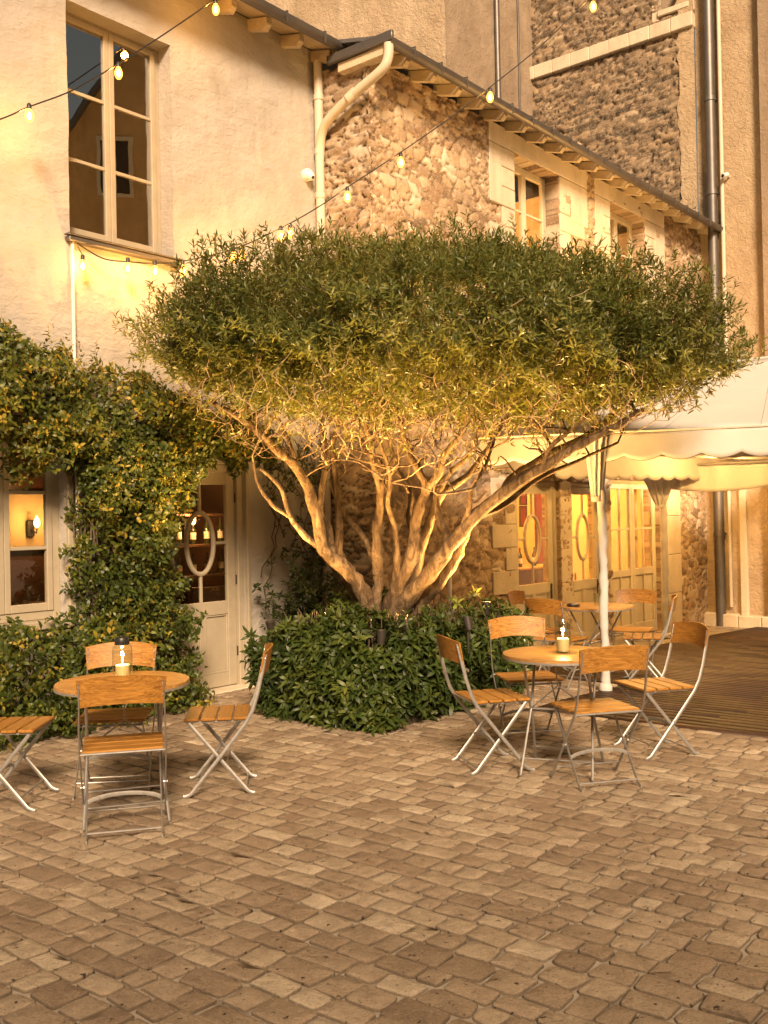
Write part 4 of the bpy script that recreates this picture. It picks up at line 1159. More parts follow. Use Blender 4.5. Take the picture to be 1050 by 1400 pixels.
# ------------------------------------------------------------------ bistro chairs
def make_chair():
    r = empty('bistro_chair', (0, 0, 0))
    s = G()
    for i in range(4):
        y0 = -.185 + i * .096
        s.box(-.205, .205, y0, y0 + .087, .441, .459, .005)
    obj('seat', s, 'honey_wood', r)
    # backrest: bent board
    b = G(); nx, nz = 16, 6; vs = []; fs = []
    for side in (0, 1):
        for i in range(nx + 1):
            u = -1 + 2 * i / nx
            for j in range(nz + 1):
                v = j / nz
                x = u * (.222 - .012 * (1 - v))
                zt = .858 - .024 * u * u; zb = .694 + .018 * (1 - u * u)
                z = zb + (zt - zb) * v
                y = -.300 + .045 * u * u - .03 * (v - .5) * .9 - (.012 if side else 0)
                vs.append((x, y - .012, z))
    st = (nx + 1) * (nz + 1)
    for i in range(nx):
        for j in range(nz):
            a = i * (nz + 1) + j
            fs.append((a, a + 1, a + nz + 2, a + nz + 1)); fs.append((st + a, st + a + nz + 1, st + a + nz + 2, st + a + 1))
    for i in range(nx):
        a = i * (nz + 1); c = a + nz
        fs.append((a, a + nz + 1, st + a + nz + 1, st + a)); fs.append((c, st + c, st + c + nz + 1, c + nz + 1))
    for j in range(nz):
        a = j; c = nx * (nz + 1) + j
        fs.append((a, st + a, st + a + 1, a + 1)); fs.append((c, c + 1, st + c + 1, st + c))
    b.add(vs, fs); obj('backrest', b, 'honey_wood', r, True, 35)
    for sx in (-1, 1):
        # back post that runs on into the front leg
        p = [(sx * .205, -.292, .825), (sx * .208, -.272, .725), (sx * .212, -.243, .60), (sx * .214, -.212, .50), (sx * .214, -.175, .43), (sx * .214, -.02, .235), (sx * .214, .155, .02), (sx * .214, .185, .006), (sx * .214, .20, .006)]
        obj('front_leg', G().tube(p, [(.0045, .0115)] * len(p), 8, True, (1, 0, 0)), 'galvanised_metal', r, True)
        p = [(sx * .188, .165, .432), (sx * .188, .0, .232), (sx * .188, -.175, .02), (sx * .188, -.20, .006), (sx * .188, -.215, .006)]
        obj('rear_leg', G().tube(p, [(.0045, .0115)] * len(p), 8, True, (1, 0, 0)), 'galvanised_metal', r, True)
        e = G(); e.box(sx * .178 - .012, sx * .178 + .012, -.185, .185, .431, .4395, .002); e.tube([(sx * .20, -.02, .236), (sx * .222, -.02, .236)], .009, 8)
        for (yy, zz) in ((-.316, .80), (-.303, .745)): e.tube([(sx * .205, yy + .022, zz), (sx * .205, yy + .04, zz)], .006, 8)
        obj('side_rail', e, 'galvanised_metal', r, True)
    for w_, yy, zz, rr in ((.19, -.165, .036, .0055), (.214, .11, .075, .0055), (.214, -.188, .444, .0065), (.188, .15, .418, .006)):
        obj('stretcher', G().tube([(-w_, yy, zz), (w_, yy, zz)], rr, 7), 'galvanised_metal', r, True)
    a = G()
    arc = [(-.188 + .376 * i / 12, -.055, .165 + .035 * math.sin(PI * i / 12) ** .6) for i in range(13)]
    a.tube(arc, [(.0025, .012)] * 13, 6, True, (0, 1, 0)); obj('arched_brace', a, 'galvanised_metal', r, True)
    return r
CH = make_chair()
FACE = lambda fx, fy: math.atan2(-fx, fy)
chairs = [
    (-1.405, 5.29, (-.24, .97), 'nearest chair, standing with its back to us at the lidded lantern table'),
    (-1.03, 6.07, (-1, -.10), 'chair in front of the cream door, turned side-on towards the lidded lantern table'),
    (-2.20, 5.83, (1, .02), 'chair cut off at the left picture edge, only seat and legs showing'),
    (-1.66, 6.06, (.10, -1), 'chair between the lidded lantern table and the jasmine, backrest behind the lantern'),
    (.67, 6.46, (.965, .26), 'chair standing side-on in front of the evergreen hedge at the open lantern table'),
    (1.25, 6.04, (-.24, .97), 'chair with its back to us in front of the open lantern table'),
    (1.81, 6.77, (-.96, -.26), 'chair on the edge of the deck facing left to the open lantern table'),
    (1.02, 7.20, (.15, -1), 'chair between the hedge and the open lantern table, facing us'),
    (1.66, 9.55, (.66, .75), 'dark shaded chair with its back to us left of the table under the tent'),
    (1.64, 10.50, (.85, -.5), 'chair nearest the quoins of the stone house, under the tent'),
    (2.62, 10.62, (-.4, -.9), 'chair behind the tent table in front of the double doors'),
    (2.52, 9.80, (-.88, .25), 'dark shaded chair on the right of the tent table, seen side-on'),
]
for i, (x, y, f, lab) in enumerate(chairs):
    o = CH if i == 0 else copy_tree(CH)
    o.location = (x, y, gz(x, y) + (.012 if x * DD.x + y * DD.y > 7.2 and x > 1.5 else 0.004)); o.rotation_euler = (0, 0, FACE(*f))
    tag(o, 'wood and metal folding ' + lab if len(lab.split()) < 13 else lab, 'chair', 'folding chairs round the cafe tables')

def make_table():
    r = empty('bistro_table', (0, 0, 0))
    R0 = .365
    t = G(); nb = 7
    # planks clipped by the disc
    for i in range(nb):
        y0, y1 = -R0 + 2 * R0 * i / nb + .0015, -R0 + 2 * R0 * (i + 1) / nb - .0015
        ys = np.linspace(y0, y1, 5); poly = []
        for y in ys: poly.append((math.sqrt(max(0, R0 * R0 - y * y)), y))
        for y in ys[::-1]: poly.append((-math.sqrt(max(0, R0 * R0 - y * y)), y))
        n = len(poly)
        vs = [(x, y, .722) for x, y in poly] + [(x, y, .738) for x, y in poly] + [(x * .99, y, .741) for x, y in poly]
        fs = [tuple(reversed(range(n))), tuple(range(2 * n, 3 * n))] + [(k, (k + 1) % n, (k + 1) % n + n, k + n) for k in range(n)] + [(k + n, (k + 1) % n + n, (k + 1) % n + 2 * n, k + 2 * n) for k in range(n)]
        t.add(vs, fs)
    obj('table_top', t, 'table_wood', r)
    rim = G(); rim.lathe([(R0 - .012, .712), (R0 + .002, .712), (R0 + .002, .724), (R0 - .012, .724)], 48, cap=(False, False))
    obj('rim', rim, 'galvanised_metal', r, True)
    for sx in (-1, 1):
        for sy in (-1, 1):
            p = [(sx * .20, sy * .19, .71), (sx * .195, sy * .02, .40), (sx * .195, -sy * .02, .36), (sx * .22, -sy * .23, .02), (sx * .22, -sy * .245, .006)]
            obj('leg', G().tube(p, .0085, 8), 'galvanised_metal', r, True)
    for pth, rr in ((((-.21, -.17, .10), (.21, -.17, .10)), .006), (((-.21, .17, .10), (.21, .17, .10)), .006), (((-.2, .0, .38), (.2, .0, .38)), .007), (((-.21, .19, .708), (.21, .19, .708)), .007), (((-.21, -.19, .708), (.21, -.19, .708)), .007),
                    (((-.195, 0, .38), (0, -.12, .55), (.0, -.19, .7)), .005), (((.195, 0, .38), (0, -.12, .55)), .005)):
        obj('stretcher', G().tube(list(pth), rr, 7), 'galvanised_metal', r, True)
    return r
TB = make_table()
TABLES = [((-1.47, 5.54), .3, 'round wooden bistro table with the lidded lantern near the jasmine'),
          ((1.10, 6.32), -.35, 'round wooden bistro table with the open lantern in front of the hedge'),
          ((2.10, 9.95), .9, 'round wooden bistro table under the tent by the doors')]
TOPS = []
for i, ((x, y), a, lab) in enumerate(TABLES):
    o = TB if i == 0 else copy_tree(TB)
    o.location = (x, y, gz(x, y) + (.012 if i == 2 else .003)); o.rotation_euler = (0, 0, a)
    tag(o, lab, 'table', 'round bistro tables')
    TOPS.append(Vector((x, y, o.location.z + .741)))

LIGHT = []
def point(loc, power, r=.03, col=(1, .55, .19)):
    l = bpy.data.lights.new('lamp_light', 'POINT'); l.energy = power; l.color = col; l.shadow_soft_size = r
    o = bpy.data.objects.new('lamp_light', l); COL.objects.link(o); o.location = loc; return o
def lantern(loc, lid, label):
    r = empty('candle_lantern', loc, 0, label, 'lantern', 'glass candle lanterns')
    g = G()
    if lid: prof = [(.042, .002), (.047, .008), (.047, .138), (.044, .150), (.032, .163), (.031, .170)]
    else: prof = [(.040, .002), (.043, .008), (.043, .13), (.040, .150), (.036, .158)]
    g.lathe(prof, 28, cap=(True, False)); g.lathe([(a - .003, b + .002) for a, b in prof], 28, cap=(True, False))
    obj('glass_jar', g, 'jar_glass', r, True)
    c = G(); c.lathe([(.032, .008), (.033, .01), (.033, .068), (.029, .072), (.008, .068)], 20); obj('candle', c, 'wax', r, True)
    fl = G(); fl.lathe([(.001, .080), (.0035, .085), (.0048, .092), (.003, .104), (.0005, .118)], 12); obj('flame', fl, 'flame', r, True)
    w = G(); w.tube([(0, 0, .068), (0, 0, .082)], .0012, 5); obj('wick', w, 'black_plastic', r)
    if lid:
        l = G(); l.lathe([(.033, .160), (.034, .162), (.034, .188), (.031, .192), (.0, .192)], 24, cap=(True, False)); obj('lid', l, 'black_plastic', r, True)
    else:
        h = G(); h.tube([(.038 * math.cos(a) * 1.02, 0, .15 + .075 * math.sin(a)) for a in np.linspace(0, PI, 14)], .0015, 6)
        obj('wire_handle', h, 'dark_metal', r, True)
    r.scale = (1.18, 1.18, 1.26)
    point((loc[0], loc[1], loc[2] + .133), 3.2, .012, (1, .55, .18))
p = at(165, 923, 5.50); lantern((p.x, TOPS[0].y + .0, TOPS[0].z), True, 'candle lantern jar with a black lid on the left table')
p = at(770, 890, 6.32); lantern((p.x, TOPS[1].y + .0, TOPS[1].z), False, 'open glass candle lantern with a wire handle on the right table')
# table under the tent: a tumbler with a candle and an ashtray
r = empty('tumbler', TOPS[2] + Vector((.02, .05, 0)), 0, 'clear drinking tumbler on the table under the tent', 'glass')
g = G(); g.lathe([(.030, .001), (.034, .005), (.040, .12)], 20, cap=(True, False)); g.lathe([(.026, .008), (.037, .12)], 20, cap=(True, False)); obj('glass_body', g, 'jar_glass', r, True)
r = empty('ashtray', TOPS[2] + Vector((-.24, -.06, 0)), .4, 'dark ashtray on the left side of the tent table', 'ashtray')
g = G(); g.lathe([(.05, 0), (.062, .004), (.066, .026), (.060, .028), (.052, .010), (.0, .009)], 20, cap=(True, False)); obj('bowl', g, 'dark_metal', r, True)
g = G(); g.tube([(.05, 0, .027), (-.01, .01, .02)], .004, 6); obj('cigarette', g, 'paper', r)

# ------------------------------------------------------------------ the tent
tent = empty('marquee_tent', (2.02, 9.24, gz(2.02, 9.24)), 0, 'white canvas party tent with scalloped valance in front of the stone house', 'tent')
to = Vector(tent.location)
F0 = Vector((.92, 9.58, 2.37)); F1 = Vector((6.6, 7.80, 2.37)); B0 = Vector((2.05, 12.75, 2.40)); B1 = Vector((6.5, 16.0, 2.40))
R0_ = Vector((2.75, 10.95, 3.15)); R1_ = Vector((6.5, 11.2, 3.55))
def patch(g, a, b, c, d, n=14, sag=.05):
    vs = []; fs = []
    for i in range(n + 1):
        for j in range(n + 1):
            u, v = i / n, j / n
            p = (a * (1 - u) + b * u) * (1 - v) + (d * (1 - u) + c * u) * v
            p = p - Vector((0, 0, sag * 4 * v * (1 - v) + .012 * math.sin(u * 31) * (1 - v)))
            vs.append(p - to)
    for i in range(n):
        for j in range(n):
            k = i * (n + 1) + j; fs.append((k, k + n + 1, k + n + 2, k + 1))
    g.add(vs, fs)
g = G(); patch(g, F0, F1, R1_, R0_); patch(g, B0, F0, R0_, R0_ + Vector((0, .001, 0))); patch(g, B1, B0, R0_, R1_)
ro = obj('roof', g, 'canvas', tent, True, 60)
md = ro.modifiers.new('thickness', 'SOLIDIFY'); md.thickness = .008; md.offset = -1
sm = G()
for k in range(1, 7):
    u = k / 7
    a, b = F0 * (1 - u) + F1 * u, R0_ * (1 - u) + R1_ * u
    sm.tube([a * (1 - v) + b * v - Vector((0, 0, .05 * 4 * v * (1 - v) - .006 + .012 * math.sin(u * 31) * (1 - v))) - to for v in np.linspace(0, 1, 12)], .007, 5)
sm.tube([F0 - to + Vector((0, 0, .004)), R0_ - to + Vector((0, 0, .004)), R1_ - to + Vector((0, 0, .004))], .012, 6)
sm.tube([F0 - to + Vector((0, -.012, .0)), F1 - to + Vector((0, -.012, .0))], .012, 6)
obj('seams', sm, 'canvas', tent, True)
def valance(a, b, drop, amp, per, name='valance', wave=.012):
    L = (b - a).length; n = int(L / .022); d = (b - a).normalized(); nr = d.cross(Vector((0, 0, 1)))
    vs = []; fs = []; K = 6
    for i in range(n + 1):
        s = L * i / n
        ph = s / per * PI
        bot = drop - amp * (1 - abs(math.sin(ph)) ** .8) if name != 'inner_valance' else drop - amp * abs(math.sin(ph))
        for j in range(K + 1):
            v = j / K
            off = nr * (wave * math.sin(s * 7.3 + 1.3 * math.sin(s * 2.1)) * v + .02 * v)
            vs.append(a + d * s + off - Vector((0, 0, bot * v)) - to)
    for i in range(n):
        for j in range(K):
            k = i * (K + 1) + j; fs.append((k, k + K + 1, k + K + 2, k + 1))
    g = G(); g.add(vs, fs)
    o = obj(name, g, 'canvas', tent, True, 60)
    m = o.modifiers.new('thickness', 'SOLIDIFY'); m.thickness = .006
    e = G()
    e.tube([Vector(vs[i * (K + 1) + K]) for i in range(n + 1)], .005, 5); obj('edge_binding', e, 'dark_metal' if name == 'valance' else 'canvas', o, True)
    return o
valance(F0, F1, .27, .05, .34)
valance(B0 + Vector((0, 0, -.03)), F0 + Vector((0, 0, -.005)), .30, .055, .34)
valance(B0 + NN * .15, B1 + NN * .15, .33, .05, .30, 'back_valance')
g = G()
for a, b in ((F0, F1), (B0, F0), (B0, B1)): g.tube([a - to + Vector((0, .03, -.03)), b - to + Vector((0, .03, -.03))], .022, 10)
obj('eave_rail', g, 'galvanised_metal', tent, True)
def pole(x, y, r, top, wrap=True, name='pole'):
    z0 = gz(x, y); pts = []; rs = []
    z = z0 + .012
    while z < top - .45:
        k = random.uniform(.88, 1.12)
        pts.append(Vector((x + random.uniform(-.006, .006), y + random.uniform(-.006, .006), z)) - to); rs.append((r * k, r * random.uniform(.9, 1.1))); z += .05
    g = G(); g.tube(pts, rs, 14, True, (1, 0, 0), .05)
    g.lathe([(r * 1.5, 0), (r * 1.55, .03), (r * 1.1, .07)], 16, (x - to.x, y - to.y, z0 + .012 - to.z))
    o = obj(name, g, 'canvas', tent, True, 70)
    return o
def gathered(x, y, z0, z1, r0, r1, ang, name='tied_curtain'):
    """curtain tied to a pole: wide and pleated at the rail, narrow where it is tied"""
    n = 40; K = 12; vs = []; fs = []
    for j in range(K + 1):
        v = j / K; z = z1 + (z0 - z1) * v
        w = r1 + (r0 - r1) * (v ** .85)
        for i in range(n):
            a = 2 * PI * i / n
            pl = 1 + .22 * math.sin(a * 11 + 2 * v) * (1 - .2 * v)
            ex = 1.0 if abs(math.cos(a)) < .5 else 1.0
            dx = math.cos(a) * w * pl * 1.0; dy = math.sin(a) * min(w, .10) * pl
            vs.append(Vector((x, y, z)) + Vector((dx * math.cos(ang) - dy * math.sin(ang), dx * math.sin(ang) + dy * math.cos(ang), 0)) - to)
    for j in range(K):
        for i in range(n):
            a = j * n + i; b = j * n + (i + 1) % n; fs.append((a, b, b + n, a + n))
    g = G(); g.add(vs, fs); g.tube([Vector((x, y, z0 - .03)) - to, Vector((x, y, z0 + .02)) - to], r0 * 1.15, 14)
    return obj(name, g, 'canvas', tent, True, 70)
pole(2.02, 9.24, .041, 2.3); gathered(1.985, 9.26, 1.76, 2.33, .05, .10, -.3)
px2, py2 = 4.10, 14.6
pole(px2, py2, .055, 2.3); gathered(px2 - .05, py2, 1.72, 2.30, .06, .34, .3)
def drape(a, b, z1, z0, name='drape'):
    L = (b - a).length; d = (b - a).normalized(); nr = d.cross(Vector((0, 0, 1))); n = int(L / .025); vs = []; fs = []; K = 8
    for i in range(n + 1):
        s = L * i / n
        sw = .06 * abs(math.sin(s * 2.2)); 
        for j in range(K + 1):
            v = j / K
            off = nr * (.035 * math.sin(s * 16 + 2 * math.sin(s * 3)) * (1 - .4 * v))
            vs.append(a + d * s + off + Vector((0, 0, z1 + (z0 - sw * v - z1) * v)) - to)
    for i in range(n):
        for j in range(K):
            k = i * (K + 1) + j; fs.append((k, k + K + 1, k + K + 2, k + 1))
    g = G(); g.add(vs, fs); o = obj(name, g, 'canvas', tent, True, 60)
    m = o.modifiers.new('thickness', 'SOLIDIFY'); m.thickness = .006
drape(Vector((px2 + .05, py2, 0)), Vector((6.3, 13.4, 0)), 2.27, 1.96)
g = G(); g.tube([Vector((px2, py2, 2.3)) - to, Vector((6.3, 13.4, 2.3)) - to], .02, 8); obj('drape_rail', g, 'galvanised_metal', tent, True)

# ------------------------------------------------------------------ festoon lights
def festoon(name, label, wire, bulbs, power, glow=.0):
    r = empty(name, wire[0], 0, label, 'string lights', 'festoon strings over the courtyard')
    o = Vector(wire[0]); g = G()
    g.tube([p - o for p in smooth_path([Vector(p) for p in wire], 6)], .006, 6); obj('wire', g, 'black_plastic', r, True)
    for b, top in bulbs:
        b = Vector(b); top = Vector(top)
        s = G(); s.lathe([(.016, .048), (.018, .05), (.018, .085), (.010, .095)], 14, tuple(b - o)); s.tube([b - o + Vector((0, 0, .09)), top - o], .004, 6)
        gb = G(); gb.lathe([(.002, -.054), (.018, -.046), (.031, -.022), (.034, .0), (.029, .023), (.018, .043), (.016, .052)], 18, tuple(b - o), (True, False))
        q = obj('bulb', gb, 'amber_glass', r, True)
        obj('socket', s, 'black_plastic', q, True)
        fi = G(); fi.lathe([(.002, -.034), (.014, -.022), (.019, -.004), (.015, .014), (.004, .03)], 12, tuple(b - o)); obj('filament', fi, 'bulb_core', q, True)
        point(b + Vector((0, 0, -.0)), power, .032)
    return r
def W(pts): return [at(*p) for p in pts]
wire = W([(-90, 190, 7.2), (0, 163, 7.55), (40, 146, 7.7), (100, 123, 7.95), (162, 87, 8.3), (230, 43, 8.65), (293, -1, 9.0), (345, -45, 9.3)])
bul = [(at(40, 158, 7.7), at(38, 146, 7.7)), (at(162, 100, 8.3), at(160, 88, 8.3)), (at(295, 13, 9.0), at(292, 0, 9.0))]
festoon('festoon_lights', 'festoon string with three glowing bulbs crossing the tall upper window', wire, bul, 12)
wire = [w1(-1.84, .04, 3.98)] + W([(140, 353, 8.45), (175, 358, 8.6), (212, 360, 8.75), (250, 357, 8.9), (318, 341, 9.05), (384, 312, 9.15), (440, 280, 9.25), (475, 256, 9.3), (548, 208, 9.4), (617, 160, 9.5), (670, 119, 9.6), (740, 62, 9.7), (811, -8, 9.8), (880, -80, 9.9)])
bl = [(175, 367, 8.6), (212, 371, 8.75), (250, 370, 8.9), (319, 352, 9.05), (331, 349, 9.3), (384, 323, 9.15), (397, 319, 9.4), (475, 269, 9.3), (548, 222, 9.4), (670, 133, 9.6), (811, 9, 9.8)]
tops = [(175, 358), (212, 360), (250, 357), (318, 341), (330, 336), (384, 312), (396, 306), (475, 256), (548, 208), (670, 119), (811, -8)]
bul = [(at(*b), at(t[0], t[1], b[2])) for b, t in zip(bl, tops)]
bul.append((w1(-1.83, .10, 3.78), w1(-1.84, .05, 3.95)))
festoon('festoon_lights', 'festoon string running from the sill over the tree towards the tall stone house', wire, bul, 7)

# security cameras
r = empty('security_camera', w1(1.0, 0.0, 5.28), ANG, 'white dome security camera on the white wall beside the downpipe', 'camera')
g = G(Matrix.Rotation(R(90), 4, 'X')); g.lathe([(.062, 0), (.066, .01), (.066, .05), (.056, .07)], 24); obj('base', g, 'white_plastic', r, True)
g = G(Matrix.Translation((0, -.07, -.02))); g.lathe([(.002, -.05), (.03, -.042), (.047, -.02), (.052, .0), (.047, .02), (.03, .042), (.002, .05)], 20); hd = obj('dome', g, 'white_plastic', r, True)
g = G(Matrix.Translation((0, -.10, -.045)) @ Matrix.Rotation(R(50), 4, 'X')); g.lathe([(.002, .025), (.016, .02), (.02, 0)], 14); obj('lens', g, 'black_plastic', hd, True)
p3 = C3 + Vector((DD.y, -DD.x, 0)) * .56 + DD * -.10 + Vector((0, 0, 7.28))
r = empty('security_camera', p3, A3, 'small white bullet camera beside the dark downpipe on the tall stone house', 'camera')
g = G(); g.tube([(0, .1, 0), (0, -.02, .0)], .015, 8); obj('bracket', g, 'white_plastic', r, True)
g = G(); g.tube([(0, .0, .01), (-.03, -.12, -.03)], .04, 14); hd = obj('housing', g, 'white_plastic', r, True)
g = G(); g.tube([(-.03, -.121, -.03), (-.031, -.126, -.032)], .026, 12); obj('lens', g, 'black_plastic', hd, True)

# guard stone by the door
r = empty('guard_stone', w1(.22, .12, 0), ANG, 'rounded guard stone at the foot of the wall right of the door', 'stone')
g = G(); g.lathe([(.11, 0), (.12, .06), (.10, .14), (.05, .19), (.0, .20)], 14, cap=(True, False)); o = obj('block', g, 'ashlar', r, True)

# ------------------------------------------------------------------ inside the rooms
def wall_lamp(P, label, power, rz, glow=True):
    r = empty('wall_lamp', P, rz, label, 'lamp')
    g = G(); g.box(-.04, .04, 0, .02, -.08, .08, .006); g.tube([(0, 0, -.02), (0, -.09, -.05), (0, -.1, .0)], .008, 6); obj('bracket', g, 'dark_metal', r, True)
    g = G(); g.lathe([(.0, -.05), (.022, -.035), (.032, 0), (.024, .03), (.010, .06), (.0, .075)], 14, (0, -.1, .05), (False, False)); obj('bulb', g, 'lamp_glow', r, True)
    point(P + NN * .16 + Vector((0, 0, .06)), power, .04)
_, _, P = hit(43, 722, O1, -1.7); wall_lamp(P, 'glowing wall lamp inside the ground floor window', 4, ANG)
_, _, P = hit(256, 718, O1, -1.3); wall_lamp(P, 'glowing wall lamp seen through the left pane of the cream door', 9, ANG)
def dining(px, py, n, label, lab2):
    t_, z_, P = hit(px, py, O1, n)
    r = empty('dining_table', (P.x, P.y, 0), ANG, label, 'table')
    g = G(); g.box(-.38, .38, -.35, .35, .72, .75, .006); obj('table_top', g, 'cloth', r)
    g = G(); g.lathe([(.22, 0), (.2, .03), (.035, .05), (.035, .72)], 14); obj('pedestal', g, 'brown_wood', r, True)
    for k, (dx, dy) in enumerate(((-.2, -.1), (.12, .08), (.22, -.15))):
        q = empty('wine_glass', (P.x + dx, P.y + dy, .751), 0, lab2[k], 'glass')
        g = G(); g.lathe([(.032, 0), (.032, .004), (.004, .008), (.004, .08), (.03, .11), (.036, .15), (.030, .19)], 14, cap=(True, False)); obj('bowl', g, 'jar_glass', q, True)
dining(50, 800, -.75, 'dining table inside the ground floor window', ['wine glass at the left end of the table inside the window', 'wine glass at the back of the table inside the window', 'wine glass at the front right of the table inside the window'])
for (px, n, lab, ry) in ((30, -.55, 'dark wooden chair inside the window, left of the dining table', .4), (62, -1.1, 'dark wooden chair inside the window, behind the dining table', 2.6), (285, -.8, 'dark wooden chair inside the cream door', -.6)):
    t_, z_, P = hit(px, 800, O1, n)
    r = empty('dining_chair', (P.x, P.y, -.02), ANG + ry, lab, 'chair')
    g = G(); g.box(-.2, .2, -.2, .2, .43, .46, .01); obj('seat', g, 'brown_wood', r)
    g = G()
    g.box(-.2, -.16, .17, .2, .46, .95, .006); g.box(.16, .2, .17, .2, .46, .95, .006); g.box(-.16, .16, .175, .195, .78, .94, .008); obj('backrest', g, 'brown_wood', r)
    for sx in (-1, 1):
        for sy in (-1, 1): obj('leg', G().tube([(sx * .17, sy * .17, .43), (sx * .185, sy * .185, 0)], [.018, .013], 8), 'brown_wood', r, True)
t_, z_, P = hit(43, 722, O1, -1.74)
obj('glow_patch', G().box(t_ - .26, t_ + .20, 1.735, 1.78, z_ - .22, z_ + .34, .004), 'room_warm', wb)  # pale patch added behind the lamp: its yellow halo as wall colour
obj('partition', G().box(t_ - 1.6, t_ + .75, 1.785, 1.84, 0, 2.7), 'room_dark', wb)
t_, z_, P = hit(68, 740, O1, -.9)
r = empty('curtain', P - Vector((0, 0, P.z)), ANG, 'dark red curtain hanging inside the ground floor window', 'curtain')
g = G(); vs = []
for i in range(25):
    for z in (.02, 2.5): vs.append((i * .012, .03 * math.sin(i * 1.3), z))
g.add(vs, [(2 * i, 2 * i + 2, 2 * i + 3, 2 * i + 1) for i in range(24)]); obj('cloth', g, 'red_cloth', r, True)
_, _, P = hit(300, 760, O1, -1.25)
r = empty('bottle_shelf', (P.x, P.y, 1.0), ANG, 'wooden bottle shelf on the back wall seen through the cream door', 'shelf')
for k in range(3): obj('shelf_board', G().box(-.7, .7, -.02, .2, k * .34, k * .34 + .03, .004), 'brown_wood', r)
for sx in (-.7, .7): obj('side_panel', G().box(sx - .02, sx + .02, -.03, .2, -.05, 1.0, .004), 'brown_wood', r)
SH = (P.copy())
def bottle(P, lab, h=.27):
    q = empty('bottle', P, 0, lab, 'bottle', 'bottles on the shelf inside the cream door')
    g = G(); g.lathe([(.03, 0), (.034, .01), (.034, h * .6), (.014, h * .75), (.012, h), (.0, h)], 12, cap=(True, False)); obj('glass_body', g, 'bottle_glass', q, True)
    g = G(); g.lathe([(.0348, h * .2), (.0348, h * .48)], 12, cap=(False, False)); obj('paper_band', g, 'paper', q, True)
BL = ['leftmost', 'second', 'third', 'fourth', 'fifth', 'rightmost']
for k in range(2):
    for i in range(6):
        Q = Vector((P.x, P.y, 1.031 + k * .34)) + DD * (-.5 + i * .2) + NN * -.09
        bottle(Q, f'dark bottle {BL[i]} in the row on the {("lowest", "middle")[k]} board of the bottle shelf', random.choice((.24, .27, .29)))
# pictures on the back walls
def picture(P, w, h, rz, label, mat='red_print'):
    r = empty('wall_picture', P, rz, label, 'picture')
    g = G(); g.box(-w / 2, w / 2, -.02, 0, -h / 2, h / 2, .004); obj('print', g, mat, r)
    g = G()
    for (a, b, c, d) in ((-w / 2 - .02, -w / 2, -h / 2 - .02, h / 2 + .02), (w / 2, w / 2 + .02, -h / 2 - .02, h / 2 + .02), (-w / 2, w / 2, h / 2, h / 2 + .02), (-w / 2, w / 2, -h / 2 - .02, -h / 2)): g.box(a, b, -.03, 0, c, d, .003)
    obj('frame', g, 'brown_wood', r)
for px, py, w, h, lab in ((714, 680, .16, .2, 'small upper red picture seen through the first oval window door'), (714, 706, .16, .28, 'small lower red picture seen through the first oval window door'), (741, 720, .42, 1.1, 'tall red hanging seen through the first oval window door')):
    _, _, P = hit(px, py, C2, -1.3); picture(P, w, h, ANG, lab)
_, _, P = hit(708, 275, C2, -1.2); picture(P, .34, .8, ANG, 'orange red picture inside the lit upper window', 'red_print')

# furnishings behind the glazed doors of the stone house
def in2(t, y, z): return w2(t, -y, z)
def sheer(t0, t1, y, z0, z1, label, mat='sheer_cloth'):
    r = empty('curtain', in2(t0, y, z0), ANG, label, 'curtain')
    n = int((t1 - t0) / .012); vs = []
    for i in range(n + 1):
        for z in (0, z1 - z0): vs.append((i * .012, .018 * math.sin(i * 1.1 + .6 * math.sin(i * .37)), z))
    g = G(); g.add(vs, [(2 * i, 2 * i + 2, 2 * i + 3, 2 * i + 1) for i in range(n)]); obj('cloth', g, mat, r, True)
sheer(5.42, 5.62, .30, -.2, 2.05, 'pale curtain gathered at the left side of the double doors')
sheer(6.62, 6.84, .30, -.2, 2.05, 'pale curtain gathered at the right side of the double doors')
r = empty('bar_counter', in2(5.2, 1.75, -.28), ANG, 'wooden bar counter inside the room behind the double doors', 'counter')
g = G(); g.box(-1.4, 1.7, 0, .5, 0, 1.02, .01); obj('front', g, 'brown_wood', r)
g = G(); g.box(-1.45, 1.75, -.06, .56, 1.021, 1.06, .008); obj('counter_top', g, 'table_wood', r)
for k, tt in enumerate((4.25, 4.42, 4.9, 5.75, 5.9, 6.35)):
    q = empty('bottle', in2(tt, 1.9, .781), 0, 'dark bottle ' + ('leftmost', 'second from left', 'third from left', 'third from right', 'second from right', 'rightmost')[k] + ' on the bar counter', 'bottle', 'bottles on the bar counter')
    g = G(); g.lathe([(.035, 0), (.038, .01), (.038, .19), (.014, .24), (.013, .31), (.0, .31)], 12, cap=(True, False)); obj('glass_body', g, 'bottle_glass', q, True)
    g = G(); g.lathe([(.0388, .06), (.0388, .14)], 12, cap=(False, False)); obj('paper_band', g, 'paper', q, True)
for k, (tt, zz, w_, h_) in enumerate(((4.5, 1.45, .5, .36), (5.5, 1.5, .36, .5), (6.5, 1.5, .5, .4))):
    picture(in2(tt, 2.86, zz), w_, h_, ANG, ('wide', 'upright', 'last')[k] + ' dark framed picture on the back wall behind the glazed doors', 'brown_wood')
